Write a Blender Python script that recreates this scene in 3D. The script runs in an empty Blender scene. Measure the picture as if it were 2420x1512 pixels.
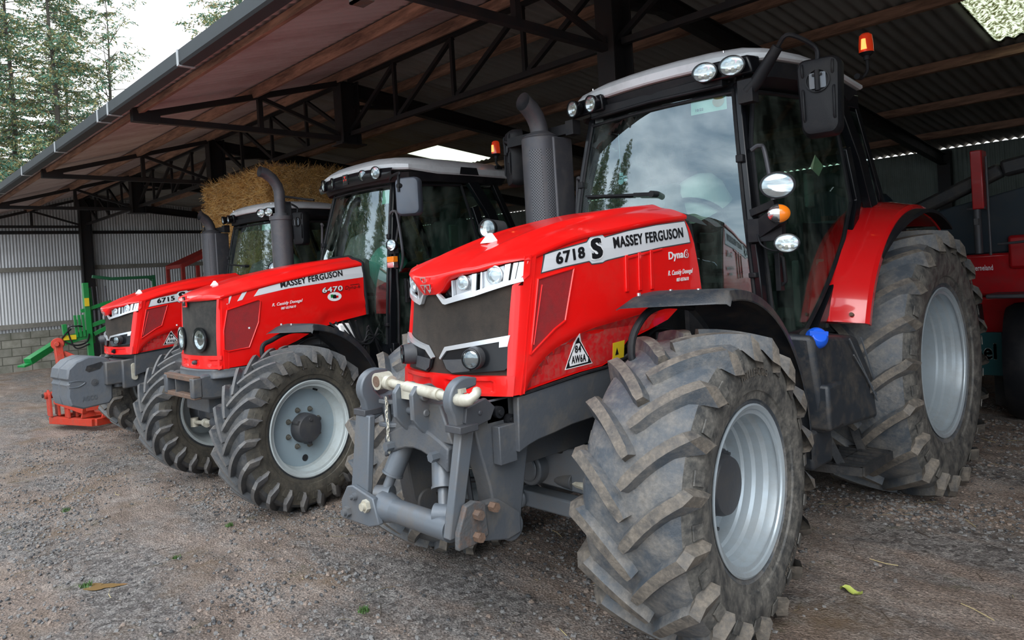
import bpy, bmesh, math, random
from mathutils import Vector, Matrix, noise
from mathutils.bvhtree import BVHTree
random.seed(7)
S = bpy.context.scene
COL = S.collection
PI = math.pi

# ------------------------------------------------------------------ camera
F_PX, PPY, ROLL, PITCH, YAW, CAM_H = 1696.1, 660.3, .0595, -.01, .8072, 1.708
cam_d = bpy.data.cameras.new('camera'); cam = bpy.data.objects.new('camera', cam_d); COL.objects.link(cam)
_f = Vector((-math.sin(YAW)*math.cos(PITCH), math.cos(YAW)*math.cos(PITCH), math.sin(PITCH)))
_r = Vector((math.cos(YAW), math.sin(YAW), 0)); _u = _r.cross(_f)
_cr = _r*math.cos(ROLL) - _u*math.sin(ROLL); _cu = _r*math.sin(ROLL) + _u*math.cos(ROLL)
M = Matrix((_cr, _cu, -_f)).transposed().to_4x4(); M.translation = (0, 0, CAM_H)
cam.matrix_world = M
cam_d.sensor_width = 36; cam_d.sensor_fit = 'HORIZONTAL'
cam_d.lens = F_PX/2420*36
cam_d.shift_y = -(756-PPY)/2420
cam_d.clip_end = 300
S.camera = cam

# ------------------------------------------------------------------ world: overcast sky
W = bpy.data.worlds.new('overcast_sky'); S.world = W; W.use_nodes = True
nt = W.node_tree; nt.nodes.clear()
tc = nt.nodes.new('ShaderNodeTexCoord'); mp = nt.nodes.new('ShaderNodeMapping'); mp.inputs['Scale'].default_value = (1.1, 1.1, 3.6)
nz = nt.nodes.new('ShaderNodeTexNoise'); nz.inputs['Scale'].default_value = 2.1; nz.inputs['Detail'].default_value = 6; nz.inputs['Roughness'].default_value = .52
rp = nt.nodes.new('ShaderNodeValToRGB'); e = rp.color_ramp.elements
e[0].position = .36; e[0].color = (.34, .43, .52, 1); e[1].position = .64; e[1].color = (1.0, 1.03, 1.06, 1)
sp = nt.nodes.new('ShaderNodeSeparateXYZ')
rz = nt.nodes.new('ShaderNodeValToRGB'); q = rz.color_ramp.elements     # thinner, brighter cloud near the horizon, darker cloud overhead
q[0].position = .0; q[0].color = (.95, .97, .98, 1); q[1].position = .75; q[1].color = (.90, .94, 1.0, 1)
ml = nt.nodes.new('ShaderNodeMix'); ml.data_type = 'RGBA'; ml.blend_type = 'MULTIPLY'; ml.inputs[0].default_value = 1
# the cloud deck is thinner towards the back of the shed (north-west)
dp = nt.nodes.new('ShaderNodeVectorMath'); dp.operation = 'DOT_PRODUCT'; dp.inputs[1].default_value = (-.55, .83, 0)
mr = nt.nodes.new('ShaderNodeMapRange'); mr.inputs[1].default_value = .12; mr.inputs[2].default_value = .6; mr.inputs[3].default_value = 0; mr.inputs[4].default_value = 1
mx = nt.nodes.new('ShaderNodeMix'); mx.data_type = 'RGBA'; mx.inputs[7].default_value = (1.06, 1.08, 1.08, 1)
bg = nt.nodes.new('ShaderNodeBackground'); bg.inputs[1].default_value = 1.15
ow = nt.nodes.new('ShaderNodeOutputWorld')
L = nt.links.new
L(tc.outputs['Generated'], mp.inputs[0]); L(mp.outputs[0], nz.inputs['Vector']); L(nz.outputs[0], rp.inputs[0])
L(tc.outputs['Generated'], sp.inputs[0]); L(sp.outputs[2], rz.inputs[0]); L(rp.outputs[0], ml.inputs[6]); L(rz.outputs[0], ml.inputs[7])
L(tc.outputs['Generated'], dp.inputs[0]); L(dp.outputs['Value'], mr.inputs[0]); L(mr.outputs[0], mx.inputs[0]); L(ml.outputs[2], mx.inputs[6])
L(mx.outputs[2], bg.inputs[0]); L(bg.outputs[0], ow.inputs[0])
# hazy sun through thin cloud, from the yard side
sd = bpy.data.lights.new('sun', 'SUN'); sd.energy = 1.1; sd.angle = math.radians(50); sd.color = (1, .97, .92)
sun = bpy.data.objects.new('sun', sd); COL.objects.link(sun)
sun.rotation_euler = Vector((.55, -.85, .95)).to_track_quat('Z', 'Y').to_euler()
S.view_settings.view_transform = 'Standard'; S.view_settings.look = 'None'; S.view_settings.gamma = 1
S.view_settings.use_curve_mapping = False
S.view_settings.exposure = 1.2

# ------------------------------------------------------------------ helpers
def tag(o, label=None, cat=None, group=None, kind=None):
    if label: o['label'] = label
    if cat: o['category'] = cat
    if group: o['group'] = group
    if kind: o['kind'] = kind
    return o
def empty(name, loc, rz=0, label=None, cat=None, group=None):
    o = bpy.data.objects.new(name, None); COL.objects.link(o); o.location = loc; o.rotation_euler = (0, 0, rz)
    o.empty_display_size = .2
    return tag(o, label, cat, group)
def V(*a): return Vector(a)
def interp(x, pts):
    if x <= pts[0][0]: return pts[0][1]
    for (a, b), (c, d) in zip(pts, pts[1:]):
        if x <= c: return b+(d-b)*(x-a)/(c-a)
    return pts[-1][1]
def smooth(x, pts):
    """monotone-ish cubic interpolation through pts"""
    n = len(pts)
    if x <= pts[0][0]: return pts[0][1]
    if x >= pts[-1][0]: return pts[-1][1]
    for i in range(n-1):
        if x <= pts[i+1][0]:
            x0, y0 = pts[i]; x1, y1 = pts[i+1]; h = x1-x0
            m0 = (y1-pts[i-1][1])/(x1-pts[i-1][0]) if i > 0 else (y1-y0)/h
            m1 = (pts[i+2][1]-y0)/(pts[i+2][0]-x0) if i+2 < n else (y1-y0)/h
            t = (x-x0)/h
            return (2*t**3-3*t*t+1)*y0+(t**3-2*t*t+t)*h*m0+(-2*t**3+3*t*t)*y1+(t**3-t*t)*h*m1

class MB:
    def __init__(s): s.bm = bmesh.new(); s.m = 0
    def face(s, pts):
        f = s.bm.faces.new([s.bm.verts.new(p) for p in pts]); f.material_index = s.m; return f
    def hull6(s, b, t):
        """b, t: matching rings of points, bottom and top"""
        vb = [s.bm.verts.new(p) for p in b]; vt = [s.bm.verts.new(p) for p in t]; n = len(vb)
        fs = [s.bm.faces.new(vb[::-1]), s.bm.faces.new(vt)]
        for i in range(n): fs.append(s.bm.faces.new((vb[i], vb[(i+1) % n], vt[(i+1) % n], vt[i])))
        for f in fs: f.material_index = s.m
        return s
    def box(s, c, d, R=None):
        c = Vector(c); h = [x/2 for x in d]; R = R or Matrix.Identity(3)
        P = lambda x, y, z: c + R @ Vector((x*h[0], y*h[1], z*h[2]))
        return s.hull6([P(-1,-1,-1), P(1,-1,-1), P(1,1,-1), P(-1,1,-1)], [P(-1,-1,1), P(1,-1,1), P(1,1,1), P(-1,1,1)])
    def box2(s, a, b):
        return s.box([(x+y)/2 for x, y in zip(a, b)], [abs(x-y) for x, y in zip(a, b)])
    def beam(s, a, b, w, h, up=(0, 0, 1), off=(0, 0)):
        a, b = Vector(a), Vector(b); d = (b-a).normalized(); up = Vector(up)
        sd_ = d.cross(up)
        if sd_.length < 1e-4: sd_ = d.cross(Vector((1, 0, 0)))
        sd_.normalize(); u = sd_.cross(d)
        o = sd_*off[0]+u*off[1]
        q = [(-1,-1), (1,-1), (1,1), (-1,1)]
        return s.hull6([a+o+sd_*x*w/2+u*y*h/2 for x, y in q], [b+o+sd_*x*w/2+u*y*h/2 for x, y in q])
    def prism(s, pts, vec):
        pts = [Vector(p) for p in pts]; v = Vector(vec)
        return s.hull6(pts, [p+v for p in pts])
    def plate_x(s, x, yz, t): return s.prism([(x-t/2, y, z) for y, z in yz], (t, 0, 0))
    def plate_y(s, y, xz, t): return s.prism([(x, y-t/2, z) for x, z in xz], (0, t, 0))
    def plate_z(s, z, xy, t): return s.prism([(x, y, z-t/2) for x, y in xy], (0, 0, t))
    def cyl(s, a, b, r0, r1=None, n=20, cap=True):
        a, b = Vector(a), Vector(b); r1 = r0 if r1 is None else r1
        d = (b-a).normalized(); x = d.orthogonal().normalized(); y = d.cross(x)
        ra = [a+(x*math.cos(2*PI*i/n)+y*math.sin(2*PI*i/n))*r0 for i in range(n)]
        rb = [b+(x*math.cos(2*PI*i/n)+y*math.sin(2*PI*i/n))*r1 for i in range(n)]
        if cap: return s.hull6(ra, rb)
        va = [s.bm.verts.new(p) for p in ra]; vb = [s.bm.verts.new(p) for p in rb]
        for i in range(n): s.bm.faces.new((va[i], va[(i+1) % n], vb[(i+1) % n], vb[i])).material_index = s.m
        return s
    def rings(s, rr, closed=True, cap=True):
        vs = [[s.bm.verts.new(p) for p in r] for r in rr]; n = len(vs[0])
        for a, b in zip(vs, vs[1:]):
            for i in range(n if closed else n-1):
                f = s.bm.faces.new((a[i], a[(i+1) % n], b[(i+1) % n], b[i])); f.material_index = s.m
        if cap and closed:
            s.bm.faces.new(vs[0][::-1]).material_index = s.m; s.bm.faces.new(vs[-1]).material_index = s.m
        return s
    def tube(s, pts, r, n=8, cap=True):
        pts = [Vector(p) for p in pts]; rr = []; x = None
        R = r if isinstance(r, (list, tuple)) else [r]*len(pts)
        for i, p in enumerate(pts):
            d = (pts[min(i+1, len(pts)-1)]-pts[max(i-1, 0)]).normalized()
            if x is None: x = d.orthogonal().normalized()
            x = (x-d*x.dot(d)).normalized(); y = d.cross(x)
            rr.append([p+(x*math.cos(2*PI*k/n)+y*math.sin(2*PI*k/n))*R[i] for k in range(n)])
        return s.rings(rr, True, cap)
    def lathe(s, prof, o=(0, 0, 0), axis=(0, 0, 1), n=32, mats=None):
        """prof: [(radius, height)]"""
        o = Vector(o); d = Vector(axis).normalized(); x = d.orthogonal().normalized(); y = d.cross(x)
        vs = []
        for r, h in prof:
            if r < 1e-5: vs.append([s.bm.verts.new(o+d*h)])
            else: vs.append([s.bm.verts.new(o+d*h+(x*math.cos(2*PI*i/n)+y*math.sin(2*PI*i/n))*r) for i in range(n)])
        for j, (a, b) in enumerate(zip(vs, vs[1:])):
            for i in range(n):
                k = (i+1) % n
                if len(a) == 1 and len(b) == 1: continue
                if len(a) == 1: f = s.bm.faces.new((a[0], b[k], b[i]))
                elif len(b) == 1: f = s.bm.faces.new((a[i], a[k], b[0]))
                else: f = s.bm.faces.new((a[i], a[k], b[k], b[i]))
                f.material_index = mats[j] if mats else s.m
        return s
    def grid(s, nu, nv, fn):
        vs = [[s.bm.verts.new(fn(i/nu, j/nv)) for j in range(nv+1)] for i in range(nu+1)]
        for i in range(nu):
            for j in range(nv): s.bm.faces.new((vs[i][j], vs[i+1][j], vs[i+1][j+1], vs[i][j+1])).material_index = s.m
        return s
    def patch(s, pts, fn, cut=.03, th=0, back=0):
        """polygon pts (u, v) cut into a fine mesh and mapped by fn(u, v, off); th > 0 gives it thickness"""
        b = bmesh.new(); f = b.faces.new([b.verts.new((u, v, 0)) for u, v in pts]); 
        for ax in (0, 1):
            lo = min(p[ax] for p in pts); hi = max(p[ax] for p in pts); k = math.floor(lo/cut)+1
            while k*cut < hi:
                no = [0, 0, 0]; no[ax] = 1; co = [0, 0, 0]; co[ax] = k*cut
                bmesh.ops.bisect_plane(b, geom=b.verts[:]+b.edges[:]+b.faces[:], plane_co=co, plane_no=no); k += 1
        bmesh.ops.triangulate(b, faces=[f for f in b.faces if len(f.verts) > 4])
        top = {v: s.bm.verts.new(fn(v.co.x, v.co.y, back+th)) for v in b.verts}
        for f in b.faces: s.bm.faces.new([top[v] for v in f.verts]).material_index = s.m
        if th:
            bot = {v: s.bm.verts.new(fn(v.co.x, v.co.y, back)) for v in b.verts}
            for f in b.faces: s.bm.faces.new([bot[v] for v in f.verts][::-1]).material_index = s.m
            for e in b.edges:
                if len(e.link_faces) == 1:
                    l = e.link_loops[0]; a, c = l.vert, l.link_loop_next.vert
                    s.bm.faces.new((top[a], bot[a], bot[c], top[c])).material_index = s.m
        b.free(); return s
    def add(s, other_verts, faces):
        vs = [s.bm.verts.new(p) for p in other_verts]
        for f in faces:
            try: s.bm.faces.new([vs[i] for i in f]).material_index = s.m
            except ValueError: pass
        return s
    def xf(s, m):
        for v in s.bm.verts: v.co = m @ v.co
        return s
    def build(s, name, mat, parent=None, ang=35, bevel=0, recalc=True, label=None):
        if recalc: bmesh.ops.recalc_face_normals(s.bm, faces=s.bm.faces[:])
        me = bpy.data.meshes.new(name); s.bm.to_mesh(me); s.bm.free()
        for x in (mat if isinstance(mat, (list, tuple)) else [mat]): me.materials.append(x)
        if ang:
            for p in me.polygons: p.use_smooth = True
            me.set_sharp_from_angle(angle=math.radians(ang))
        o = bpy.data.objects.new(name, me); COL.objects.link(o); o.parent = parent
        if bevel:
            b = o.modifiers.new('bevel', 'BEVEL'); b.width = bevel; b.segments = 2; b.limit_method = 'ANGLE'; b.angle_limit = math.radians(40); b.harden_normals = False
        if label: o['label'] = label
        return o

def rot(ax, deg): return Matrix.Rotation(math.radians(deg), 3, ax)
def frame(x, y=None, z=None):
    m = Matrix((x, y, z)).transposed(); return m
def rrect(cx, cy, w, h, r, n=5):
    out = []
    for sx, sy, a0 in ((1, 1, 0), (-1, 1, 90), (-1, -1, 180), (1, -1, 270)):
        for i in range(n+1):
            a = math.radians(a0+90*i/n); out.append((cx+sx*(w/2-r)+r*math.cos(a), cy+sy*(h/2-r)+r*math.sin(a)))
    return out
def arcpts(cx, cy, r, a0, a1, n): return [(cx+r*math.cos(math.radians(a0+(a1-a0)*i/n)), cy+r*math.sin(math.radians(a0+(a1-a0)*i/n))) for i in range(n+1)]
def bez(p, n=8):
    """smooth polyline through control points (Catmull-Rom)"""
    p = [Vector(q) for q in p]; out = []
    for i in range(len(p)-1):
        a, b, c, d = p[max(i-1, 0)], p[i], p[i+1], p[min(i+2, len(p)-1)]
        for k in range(n):
            t = k/n; out.append(.5*((2*b)+(c-a)*t+(2*a-5*b+4*c-d)*t*t+(-a+3*b-3*c+d)*t**3))
    return out+[p[-1]]

# ------------------------------------------------------------------ materials
def nodes(name):
    m = bpy.data.materials.new(name); m.use_nodes = True; t = m.node_tree; b = t.nodes['Principled BSDF']; return m, t, b
def tex(t, kind='NOISE', scale=5, detail=4, rough=.6, vec=None, stretch=None):
    n = t.nodes.new('ShaderNodeTexNoise' if kind == 'NOISE' else 'ShaderNodeTexVoronoi'); n.inputs['Scale'].default_value = scale
    if kind == 'NOISE': n.inputs['Detail'].default_value = detail; n.inputs['Roughness'].default_value = rough
    c = t.nodes.new('ShaderNodeTexCoord'); src = c.outputs['Object']
    if stretch:
        mm = t.nodes.new('ShaderNodeMapping'); mm.inputs['Scale'].default_value = stretch; t.links.new(src, mm.inputs[0]); src = mm.outputs[0]
    t.links.new(src, n.inputs['Vector']); return n
def ramp(t, src, stops):
    r = t.nodes.new('ShaderNodeValToRGB'); t.links.new(src, r.inputs[0]); els = r.color_ramp.elements
    while len(els) < len(stops): els.new(.5)
    for el, (p, c) in zip(els, stops): el.position = p; el.color = (c, c, c, 1) if isinstance(c, (int, float)) else tuple(c)+(1,)
    return r
def mixc(t, fac, a, b):
    m = t.nodes.new('ShaderNodeMix'); m.data_type = 'RGBA'
    if isinstance(fac, (int, float)): m.inputs[0].default_value = fac
    else: t.links.new(fac, m.inputs[0])
    for i, x in ((6, a), (7, b)):
        if isinstance(x, (tuple, list)): m.inputs[i].default_value = tuple(x)+(1,)
        else: t.links.new(x, m.inputs[i])
    return m.outputs[2]
def mat(name, c, rough=.5, metal=0, dirt=0, dirtc=(.16, .125, .095), dscale=6, vary=0, bump=0, bscale=30, coat=0, spec=.5, stretch=None, drough=.85, thr=.52, emit=None):
    m, t, b = nodes(name); b.inputs['Base Color'].default_value = tuple(c)+(1,); b.inputs['Roughness'].default_value = rough; b.inputs['Metallic'].default_value = metal
    b.inputs['Coat Weight'].default_value = coat; b.inputs['Coat Roughness'].default_value = .06; b.inputs['Specular IOR Level'].default_value = spec
    col = None
    if vary:
        n = tex(t, scale=dscale*2.3, detail=6, stretch=stretch)
        r = ramp(t, n.outputs[0], [(.3, tuple(x*(1-vary) for x in c)), (.7, tuple(min(1, x*(1+vary)) for x in c))]); col = r.outputs[0]
    if dirt:
        n = tex(t, scale=dscale, detail=9, rough=.72, stretch=stretch); r = ramp(t, n.outputs[0], [(thr-.06, 0), (thr+.16, dirt)])
        col = mixc(t, r.outputs[0], col if col else tuple(c), dirtc)
        rr = ramp(t, r.outputs[0], [(0, rough), (1, drough)]); t.links.new(rr.outputs[0], b.inputs['Roughness'])
    if col: t.links.new(col, b.inputs['Base Color'])
    if bump:
        n = tex(t, scale=bscale, detail=6); bp = t.nodes.new('ShaderNodeBump'); bp.inputs['Strength'].default_value = bump; bp.inputs['Distance'].default_value = .02
        t.links.new(n.outputs[0], bp.inputs['Height']); t.links.new(bp.outputs[0], b.inputs['Normal'])
    if emit: b.inputs['Emission Color'].default_value = tuple(emit[0])+(1,); b.inputs['Emission Strength'].default_value = emit[1]
    return m
RED = mat('red_paint', (.84, .007, .006), .34, 0, dirt=.22, dirtc=(.42, .07, .05), dscale=3.2, coat=.55, spec=.3, thr=.56, drough=.5)
REDM = mat('mud_splashed_red', (.60, .010, .014), .4, 0, dirt=.55, dirtc=(.30, .13, .10), dscale=22, coat=.5, thr=.50, drough=.7)
RED2 = mat('red_panel_mesh', (.36, .008, .012), .6, 0, dirt=.5, dirtc=(.16, .03, .03), dscale=14, bump=.5, bscale=400)
REDF = mat('red_fender', (.66, .008, .01), .22, 0, dirt=.15, dirtc=(.34, .08, .05), dscale=3, coat=1, thr=.58, drough=.4)
GREY = mat('cast_grey_paint', (.078, .086, .098), .42, .15, dirt=.7, dirtc=(.13, .115, .095), dscale=5, bump=.12, bscale=60)
GREY_L = mat('grey_plate_paint', (.115, .132, .152), .36, .2, dirt=.5, dirtc=(.15, .125, .10), dscale=5, bump=.05, bscale=70)
DARK = mat('dark_driveline', (.022, .024, .027), .5, .1, dirt=.5, dirtc=(.09, .075, .06), dscale=7, bump=.2)
BLACK = mat('black_plastic', (.009, .010, .0125), .5, 0, spec=.25, dirt=.3, dirtc=(.05, .045, .04), dscale=6, bump=.12, bscale=250)
BLACKG = mat('gloss_black', (.006, .007, .009), .22, 0, coat=.12, spec=.3)
FENDB = mat('fender_plastic', (.02, .025, .032), .4, 0, dirt=.6, dirtc=(.085, .07, .055), dscale=8, bump=.15, bscale=200)
RUSTG = mat('rust_streaked_grey', (.085, .088, .092), .6, .15, dirt=.9, dirtc=(.17, .085, .045), dscale=9, bump=.3, bscale=50)
RUST = mat('rusty_brown_metal', (.16, .10, .07), .8, .2, dirt=.7, dirtc=(.09, .08, .075), dscale=9, bump=.4, bscale=40)
SILVER = mat('silver_trim', (.62, .65, .68), .25, .55)
SILVER2 = mat('silver_band_decal', (.72, .74, .77), .4, .1)
CHROME = mat('lamp_reflector', (.86, .88, .9), .12, .95)
WHITEP = mat('white_paint', (.85, .86, .86), .5)
ROOFG = mat('cab_roof_grey', (.60, .63, .65), .38, 0, dirt=.3, dirtc=(.22, .22, .21), dscale=5, coat=.2)
RIM = mat('rim_silver', (.40, .46, .50), .36, .35, dirt=.3, dirtc=(.25, .22, .18), dscale=6, bump=.04)
HUB = mat('hub_dark_grey', (.055, .058, .066), .5, .1, dirt=.3, dirtc=(.12, .11, .09), dscale=9, bump=.1)
EXH = mat('exhaust_grey', (.068, .070, .080), .48, .4, dirt=.4, dirtc=(.15, .14, .13), dscale=9, bump=.08, bscale=120)
TXT = mat('black_lettering', (.008, .008, .01), .45)
TXTW = mat('white_lettering', (.88, .88, .88), .5)
CREAM = mat('cream_steel', (.56, .54, .45), .45, .3, dirt=.6, dirtc=(.24, .18, .12), dscale=14)
GRILLE = mat('dusty_grille_mesh', (.05, .042, .036), .8, .1, dirt=.8, dirtc=(.105, .082, .064), dscale=4, bump=.9, bscale=500, thr=.44)
SEAT = mat('seat_fabric', (.085, .092, .095), .9)
TRIMIN = mat('cab_interior', (.16, .17, .165), .8)
CONS = mat('grey_dash', (.16, .155, .16), .6)
PALE = mat('pale_wheel_cover', (.62, .68, .62), .5)
def mesh_mat():
    m, t, b = nodes('perforated_guard'); v = t.nodes.new('ShaderNodeTexVoronoi'); v.inputs['Scale'].default_value = 70; v.voronoi_dimensions = '2D'; v.inputs['Randomness'].default_value = 0
    c = t.nodes.new('ShaderNodeTexCoord'); mm = t.nodes.new('ShaderNodeMapping'); mm.inputs['Rotation'].default_value = (0, 0, math.radians(45)); sp_ = t.nodes.new('ShaderNodeSeparateXYZ'); t.links.new(c.outputs['Object'], sp_.inputs[0])
    def mth(op, a, b_=None):
        n_ = t.nodes.new('ShaderNodeMath'); n_.operation = op
        for i_, q_ in enumerate((a, b_)):
            if q_ is None: continue
            if isinstance(q_, (int, float)): n_.inputs[i_].default_value = q_
            else: t.links.new(q_, n_.inputs[i_])
        return n_.outputs[0]
    an = mth('MULTIPLY', mth('ARCTAN2', mth('ADD', sp_.outputs[1], -.90), mth('ADD', sp_.outputs[0], .90)), .1375)
    cb = t.nodes.new('ShaderNodeCombineXYZ'); t.links.new(an, cb.inputs[0]); t.links.new(sp_.outputs[2], cb.inputs[1])
    t.links.new(cb.outputs[0], mm.inputs[0]); t.links.new(mm.outputs[0], v.inputs['Vector'])
    r = ramp(t, v.outputs['Distance'], [(.27, (.004, .004, .005)), (.33, (.10, .104, .115))]); t.links.new(r.outputs[0], b.inputs['Base Color']); b.inputs['Roughness'].default_value = .5; b.inputs['Metallic'].default_value = .3
    return m
MESHM = mesh_mat()
def glass(name, tint, refl):
    m, t, b = nodes(name); t.nodes.remove(b); tr = t.nodes.new('ShaderNodeBsdfTransparent'); tr.inputs[0].default_value = tuple(tint)+(1,)
    g = t.nodes.new('ShaderNodeBsdfGlossy'); g.inputs['Roughness'].default_value = .012; g.inputs['Color'].default_value = (.80, .93, .97, 1)
    lw0 = t.nodes.new('ShaderNodeLayerWeight'); lw0.inputs[0].default_value = .5; lw = t.nodes.new('ShaderNodeMath'); lw.operation = 'POWER'; lw.inputs[1].default_value = 4.5; t.links.new(lw0.outputs['Facing'], lw.inputs[0])
    r = t.nodes.new('ShaderNodeMapRange'); r.inputs[3].default_value = refl; r.inputs[4].default_value = 1
    mx_ = t.nodes.new('ShaderNodeMixShader')
    n = tex(t, scale=7, detail=8, rough=.7, stretch=(1, 1, .35)); d = t.nodes.new('ShaderNodeBsdfDiffuse'); d.inputs[0].default_value = (.35, .40, .36, 1)
    rr = ramp(t, n.outputs[0], [(.45, 0.0), (.8, .16)]); mx2 = t.nodes.new('ShaderNodeMixShader')
    t.links.new(lw.outputs[0], r.inputs[0]); t.links.new(r.outputs[0], mx_.inputs[0]); t.links.new(tr.outputs[0], mx_.inputs[1]); t.links.new(g.outputs[0], mx_.inputs[2])
    t.links.new(rr.outputs[0], mx2.inputs[0]); t.links.new(mx_.outputs[0], mx2.inputs[1]); t.links.new(d.outputs[0], mx2.inputs[2])
    t.links.new(mx2.outputs[0], t.nodes['Material Output'].inputs[0]); return m
GLASS = glass('cab_glass', (.58, .72, .66), .20)
GLASS_S = glass('side_glass', (.60, .72, .66), .06)
LENS = glass('lamp_lens', (.92, .95, .95), .25)
AMBER = mat('amber_lens', (.9, .22, .01), .2, 0, coat=.6)
BEACON = mat('beacon_lens', (.55, .03, .01), .15, 0, coat=.8, emit=((.9, .06, .01), .10))
BEACONG = mat('bulb_glint', (1, .4, .1), .3, emit=((1, .22, .05), 1.2))
BLUE = mat('blue_cap', (.01, .11, .72), .4)
YEL = mat('yellow_sticker', (.72, .52, .02), .5)
GREEN = mat('green_paint', (.008, .22, .05), .4, 0, dirt=.35, dirtc=(.05, .09, .05), dscale=5)
GREEND = mat('dark_green_paint', (.006, .085, .035), .5)
ORANGE = mat('orange_red_paint', (.46, .032, .012), .5, 0, dirt=.75, dirtc=(.22, .07, .04), dscale=9, bump=.2)
TRUSS = mat('black_painted_steel', (.014, .014, .016), .55, .1, dirt=.5, dirtc=(.045, .025, .018), dscale=4)
def rubber(name, base, mud, thr, sc=7, amt=.9):
    m, t, b = nodes(name); n = tex(t, scale=sc, detail=10, rough=.74); r = ramp(t, n.outputs[0], [(thr-.10, 0), (thr+.15, amt)])
    n2 = tex(t, scale=55, detail=5); r2 = ramp(t, n2.outputs[0], [(.3, tuple(x*.7 for x in mud)), (.7, tuple(x*1.25 for x in mud))])
    t.links.new(mixc(t, r.outputs[0], base, r2.outputs[0]), b.inputs['Base Color']); b.inputs['Roughness'].default_value = .62
    rr = ramp(t, r.outputs[0], [(0, .42), (1, .85)]); t.links.new(rr.outputs[0], b.inputs['Roughness'])
    bp = t.nodes.new('ShaderNodeBump'); bp.inputs['Strength'].default_value = .5; bp.inputs['Distance'].default_value = .008
    n3 = tex(t, scale=38, detail=8, rough=.7); t.links.new(n3.outputs[0], bp.inputs['Height']); t.links.new(bp.outputs[0], b.inputs['Normal']); return m
TY_BASE = rubber('tyre_rubber', (.062, .074, .088), (.21, .19, .165), .51, 6, .85)
TY_LUG = rubber('muddy_lug_rubber', (.06, .058, .056), (.175, .15, .122), .44, 16, .95)
TY_SIDE = rubber('dusty_sidewall_rubber', (.042, .044, .045), (.20, .185, .16), .48, 13, .75)
TY_NEW = rubber('clean_rubber', (.045, .05, .056), (.14, .13, .115), .56, 6, .7)
TY_NEWL = rubber('worn_lug_rubber', (.085, .086, .09), (.19, .175, .155), .52, 10, .7)
TY_NEWS = rubber('dusty_plain_sidewall', (.05, .048, .042), (.12, .105, .08), .47, 9, .8)

def text_geo(body, size=1, shear=0, bold=0, sx=1, spacing=1):
    cu = bpy.data.curves.new('t', 'FONT'); cu.body = body; cu.size = size; cu.shear = shear; cu.offset = bold; cu.space_character = spacing; cu.resolution_u = 3; cu.space_character = 1.06+bold
    o = bpy.data.objects.new('t', cu); COL.objects.link(o); dg = bpy.context.evaluated_depsgraph_get(); me = o.evaluated_get(dg).to_mesh()
    vs = [(v.co.x*sx, v.co.y) for v in me.vertices]; fs = [tuple(p.vertices) for p in me.polygons]
    o.evaluated_get(dg).to_mesh_clear(); bpy.data.objects.remove(o); bpy.data.curves.remove(cu)
    return vs, fs
def text(name, body, fn, h, matl, parent, at=(0, 0), fit=None, ang=0, shear=0, bold=0, label=None):
    """lettering of cap height h laid on the surface fn(u, v, off), starting at 'at', rising at ang; fit = total width"""
    vs, fs = text_geo(body, 1, shear, min(bold, .010)); dd = max(0, bold-.010)*1.15
    if dd:
        v0, f0, n0 = list(vs), list(fs), len(vs); vs, fs = [], []
        for k, (ex, ey) in enumerate(((-1, -.6), (1, -.6), (-1, .6), (1, .6), (0, 0))):
            vs += [(x+ex*dd, y+ey*dd) for x, y in v0]; fs += [tuple(i+k*n0 for i in f) for f in f0]
    x0 = min(v[0] for v in vs); x1 = max(v[0] for v in vs); y1 = max(v[1] for v in vs if True); y0 = 0
    sy = h/(y1-y0); sx = fit/(x1-x0) if fit else sy
    ca, sa = math.cos(ang), math.sin(ang); b = MB(); pts = []; per = n0 if dd else len(vs)
    for i, (x, y) in enumerate(vs):
        X, Y = (x-x0)*sx, (y-y0)*sy; pts.append(fn(at[0]+X*ca-Y*sa*0, at[1]+X*sa+Y, .0025+(i//per)*.00035))
    b.add(pts, fs); return b.build(name, matl, parent, ang=0, recalc=False, label=label)
# ================================================================== the shed and the yard
def gz(x, y=0): return smooth(x, [(-15, -.2), (-9.35, -.14), (-6.1, -.03), (-4, 0), (3, 0)])
def zroof(y): return 3.07+.30*y if y <= 5.5 else 4.72-.105*(y-5.5)
XL, XR, YE, YB = -23.6, 5.4, 2.55, 15.85
def sheetmat(name, c, sc, dirtc, d, thr=.5, rough=.55, metal=.2, stretch=(1, 1, .25)):
    return mat(name, c, rough, metal, dirt=d, dirtc=dirtc, dscale=sc, stretch=stretch, thr=thr)
ROOFM = sheetmat('fibre_cement_roof', (.58, .50, .49), 1.4, (.30, .17, .15), .6, .5, .9, 0, (1, .35, 1))  # pinkish base with redder blotches for the front slope
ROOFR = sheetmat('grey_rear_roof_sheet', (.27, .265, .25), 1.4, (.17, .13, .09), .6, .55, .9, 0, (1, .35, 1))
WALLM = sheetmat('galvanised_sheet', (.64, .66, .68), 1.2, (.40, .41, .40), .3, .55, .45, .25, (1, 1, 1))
def skylmat(name, thr_):
    m, t, b = nodes(name); tl = t.nodes.new('ShaderNodeBsdfTranslucent'); tp = t.nodes.new('ShaderNodeBsdfTransparent'); mx_ = t.nodes.new('ShaderNodeMixShader'); mx_.inputs[0].default_value = .45
    n = tex(t, scale=24, detail=8, rough=.75); r = ramp(t, n.outputs[0], [(thr_-.05, (.16, .16, .08)), (thr_+.05, (.88, .92, .80))]); t.links.new(r.outputs[0], tl.inputs[0]); t.links.new(r.outputs[0], tp.inputs[0])
    t.links.new(tl.outputs[0], mx_.inputs[1]); t.links.new(tp.outputs[0], mx_.inputs[2]); t.links.new(mx_.outputs[0], t.nodes['Material Output'].inputs[0]); return m
SKYL = [skylmat('clean_translucent_sheet', .25), skylmat('mossy_translucent_sheet', .50)]
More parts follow.
